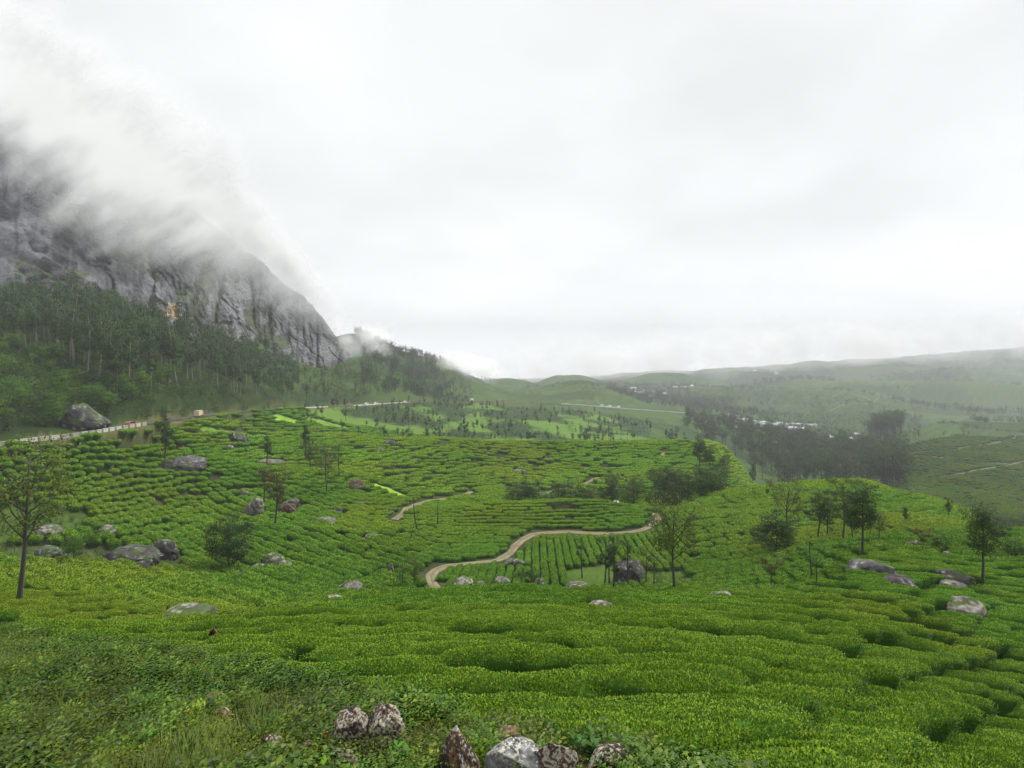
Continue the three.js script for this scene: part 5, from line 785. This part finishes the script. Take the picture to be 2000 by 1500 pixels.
// red earth cuts above the road
for (const [p0, p1, label] of [[692, 752, 'bare red earth bank above the road where two white cars pass'], [955, 1075, 'faint red earth cutting beside the far road']]) {
  const g = new Geo(), n = 24, o = roadAt(p0).p; for (let i = 0; i <= n; i++) { const q = roadAt(lerp(p0, p1, i / n)); for (let k = 0; k <= 5; k++) { const x = q.p.x + q.s.x * (ROADW + 0.2 + k * 0.55 * (1 + 0.3 * noise2(i * 0.7, k, 4))), z = q.p.z + q.s.z * (ROADW + 0.2 + k * 0.55), f = Math.sin(i / n * Math.PI), c = mixc([0.11, 0.05, 0.028], [0.2, 0.12, 0.065], hash(i, k, 5)); g.v(x, groundAt(x, z) + 0.25 * f - (k === 0 || k === 5 || i === 0 || i === n ? 0.6 : 0), -z, 0, 1, 0, ...c, x, z); } }
  for (let i = 0; i < n; i++) for (let k = 0; k < 5; k++) { const a = i * 6 + k, b = a + 6; g.tri(a, b + 1, a + 1); g.tri(a, b, b + 1); }
  tag(mesh('earth_bank', g.build('smooth'), M.track), label, 'bank', null, 'structure');
}

// ---------------------------------------------------------------- the cloud that lies on the mountain: billows of mist, thick in the middle and thinning to their rims
{
  const mist = new THREE.MeshPhysicalMaterial({ color: new THREE.Color().setRGB(0.82, 0.832, 0.84), vertexColors: true, transparent: true, opacity: 0.28, roughness: 1, specularIntensity: 0 });
  const billow = (seed) => {
    const NR = 9, NA = 26, p = [0, 0, 0.22], c = [1, 1, 1, 1], n = [0, 1, 0], idx = [];
    for (let k = 1; k <= NR; k++) for (let i = 0; i < NA; i++) { const a = i / NA * Math.PI * 2, q = k / NR, w = 1 + 0.45 * fbm2(Math.cos(a) * 1.3 + seed, Math.sin(a) * 1.3, 3, seed); p.push(Math.cos(a) * q * w, Math.sin(a) * q * w, 0.22 * (1 - q * q) + 0.05 * noise2(Math.cos(a) * q * 3, Math.sin(a) * q * 3, seed)); n.push(0, 1, 0); c.push(1, 1, 1, Math.pow(1 - q * q, 1.5)); }
    for (let i = 0; i < NA; i++) { idx.push(0, 1 + i, 1 + (i + 1) % NA); for (let k = 0; k < NR - 1; k++) { const a = 1 + k * NA + i, b = 1 + k * NA + (i + 1) % NA; idx.push(a, a + NA, b + NA, a, b + NA, b); } }
    const g = new THREE.BufferGeometry(); g.setAttribute('position', new THREE.Float32BufferAttribute(p, 3)); g.setAttribute('normal', new THREE.Float32BufferAttribute(n, 3)); g.setAttribute('color', new THREE.Float32BufferAttribute(c, 4)); g.setIndex(idx); return g;
  };
  const wisp = mist.clone(); wisp.opacity = 0.22; mist.opacity = 0.85;
  const r = rng(71), spots = [], faint = [];
  const place = (list, px, py, R, out) => { // a billow a little in front of the slope or, past its edge, over it
    let a = 0, b = 1.0; for (let q = 0; q < 14; q++) { const t = (a + b) / 2, [, y, z] = cliffPoint(px, t); if (pyOf(y, z) > py) a = t; else b = t; }
    const Z = px > 695 ? lerp(640, 800, r()) : cliffPoint(px, a)[2] - lerp(2, out, r()) - R * 0.12, s = R * Z / F;
    list.push([u0(px, Z), EYE - (py - HORIZON) / F * Z, -Z, s, r(), r()]);
  };
  const edge = lin([-460, -260, 0, 60, 110, 200, 300, 400, 500, 560, 610, 660, 700], [190, 250, 300, 346, 380, 430, 474, 506, 545, 578, 606, 650, 690]); // where the rock comes out of the cloud
  for (let q = 0; q < 22; q++) { const px = lerp(650, 760, r()); place(faint, px, lin([650, 700, 760], [655, 668, 664])(px) + (r() - 0.5) * 46, lerp(12, 28, r()), 30); }
  for (let q = 0; q < 40; q++) { const px = lerp(860, 960, r()), Z = lerp(800, 1000, r()), s = lerp(14, 30, r()) * Z / F; faint.push([u0(px, Z), EYE - (lin([860, 960], [704, 728])(px) + (r() - 0.6) * 14 - HORIZON) / F * Z, -Z, s, r(), r()]); }
  for (let q = 0; q < 90; q++) { const px = lerp(1010, 2100, r()), Z = lerp(2300, 3300, r()), s = lerp(26, 70, r()) * Z / F; faint.push([u0(px, Z), EYE - (lin([1010, 1300, 1600, 2000], [730, 708, 684, 660])(px) + (r() - 0.6) * 26 - HORIZON) / F * Z, -Z, s, r(), 0.3]); }
  const grp = tag(add(new THREE.Group(), 'cloud'), 'low white cloud hanging over the top of the rock mountain', 'cloud', null, 'stuff'), m = new THREE.Matrix4(), e = new THREE.Euler(), qn = new THREE.Quaternion();
  for (const [list, mat] of [[spots, mist], [faint, wisp]]) for (let v = 0; v < 4; v++) { const own = list.filter((_, i) => i % 4 === v), im = new THREE.InstancedMesh(billow(80 + v), mat, own.length); own.forEach(([x, y, z, s, a, b], i) => im.setMatrixAt(i, m.compose(V(x, y, z), qn.setFromEuler(e.set(-0.2 + (a - 0.5) * 0.5, 0.3 + (b - 0.5) * 0.6, (a - 0.5) * 0.7)), V(s * 1.15, s * 0.95, s)))); im.userData.kind = 'stuff'; add(im, 'billows', grp); }
  // the veil itself: three sheets of mist, one before the other, that follow the slope and stand on past its crest
  const veil = new THREE.MeshPhysicalMaterial({ color: new THREE.Color().setRGB(0.6, 0.612, 0.62), vertexColors: true, transparent: true, opacity: 0.9, roughness: 1, specularIntensity: 0 });
  for (let k = 0; k < 3; k++) {
    const NX = 200, NY = 110, p = [], n = [], c = [], idx = [];
    for (let j = 0; j <= NY; j++) for (let i = 0; i <= NX; i++) {
      const px = lerp(-460, 716, i / NX), up = lerp(-130, 400, j / NY), py = edge(px) - up;
      let a = 0, b = 1; for (let q = 0; q < 12; q++) { const t = (a + b) / 2, [, y, z] = cliffPoint(px, t); if (pyOf(y, z) > py) a = t; else b = t; }
      const [, y0, z0] = cliffPoint(px, 0.75), [, y1, z1] = cliffPoint(px, 1), top = pyOf(y1, z1), past = Math.min(0, py - top) * (z1 - z0) / (top - pyOf(y0, z0)); // past the crest the sheet leans on as the slope did
      const Z = cliffPoint(px, a)[2] + past - 14 - k * 13 - 5 * fbm2(px / 90 + k * 9, py / 70, 3, 60 + k), s = smoothstep(px, 430, 640);
      const w = up + 85 * (1 - 0.55 * s) * fbm2(px / 95 + k * 5, (py + px * 0.5) / 60, 5, 40 + k), d = smoothstep(w, -72 * (1 - 0.5 * s), 140 * (1 - 0.55 * s)) * (1 - smoothstep(w, edge(px) - top + 26, edge(px) - top + lerp(210, 80, s))) * (1 - smoothstep(px, 560, 705)) * (k ? 0.9 : 0.75);
      p.push(u0(px, Z), EYE - (py - HORIZON) / F * Z, -Z); n.push(0, 1, 0); c.push(1, 1, 1, d);
    }
    for (let j = 0; j < NY; j++) for (let i = 0; i < NX; i++) { const q = j * (NX + 1) + i, w = q + NX + 1; if (Math.max(c[q * 4 + 3], c[q * 4 + 7], c[w * 4 + 3], c[w * 4 + 7]) > 0.03) idx.push(q, q + 1, w + 1, q, w + 1, w); }
    const g = new THREE.BufferGeometry(); g.setAttribute('position', new THREE.Float32BufferAttribute(p, 3)); g.setAttribute('normal', new THREE.Float32BufferAttribute(n, 3)); g.setAttribute('color', new THREE.Float32BufferAttribute(c, 4)); g.setIndex(idx);
    mesh('mist', g, veil, grp).userData.kind = 'stuff';
  }
}
renderer.render(scene, camera);
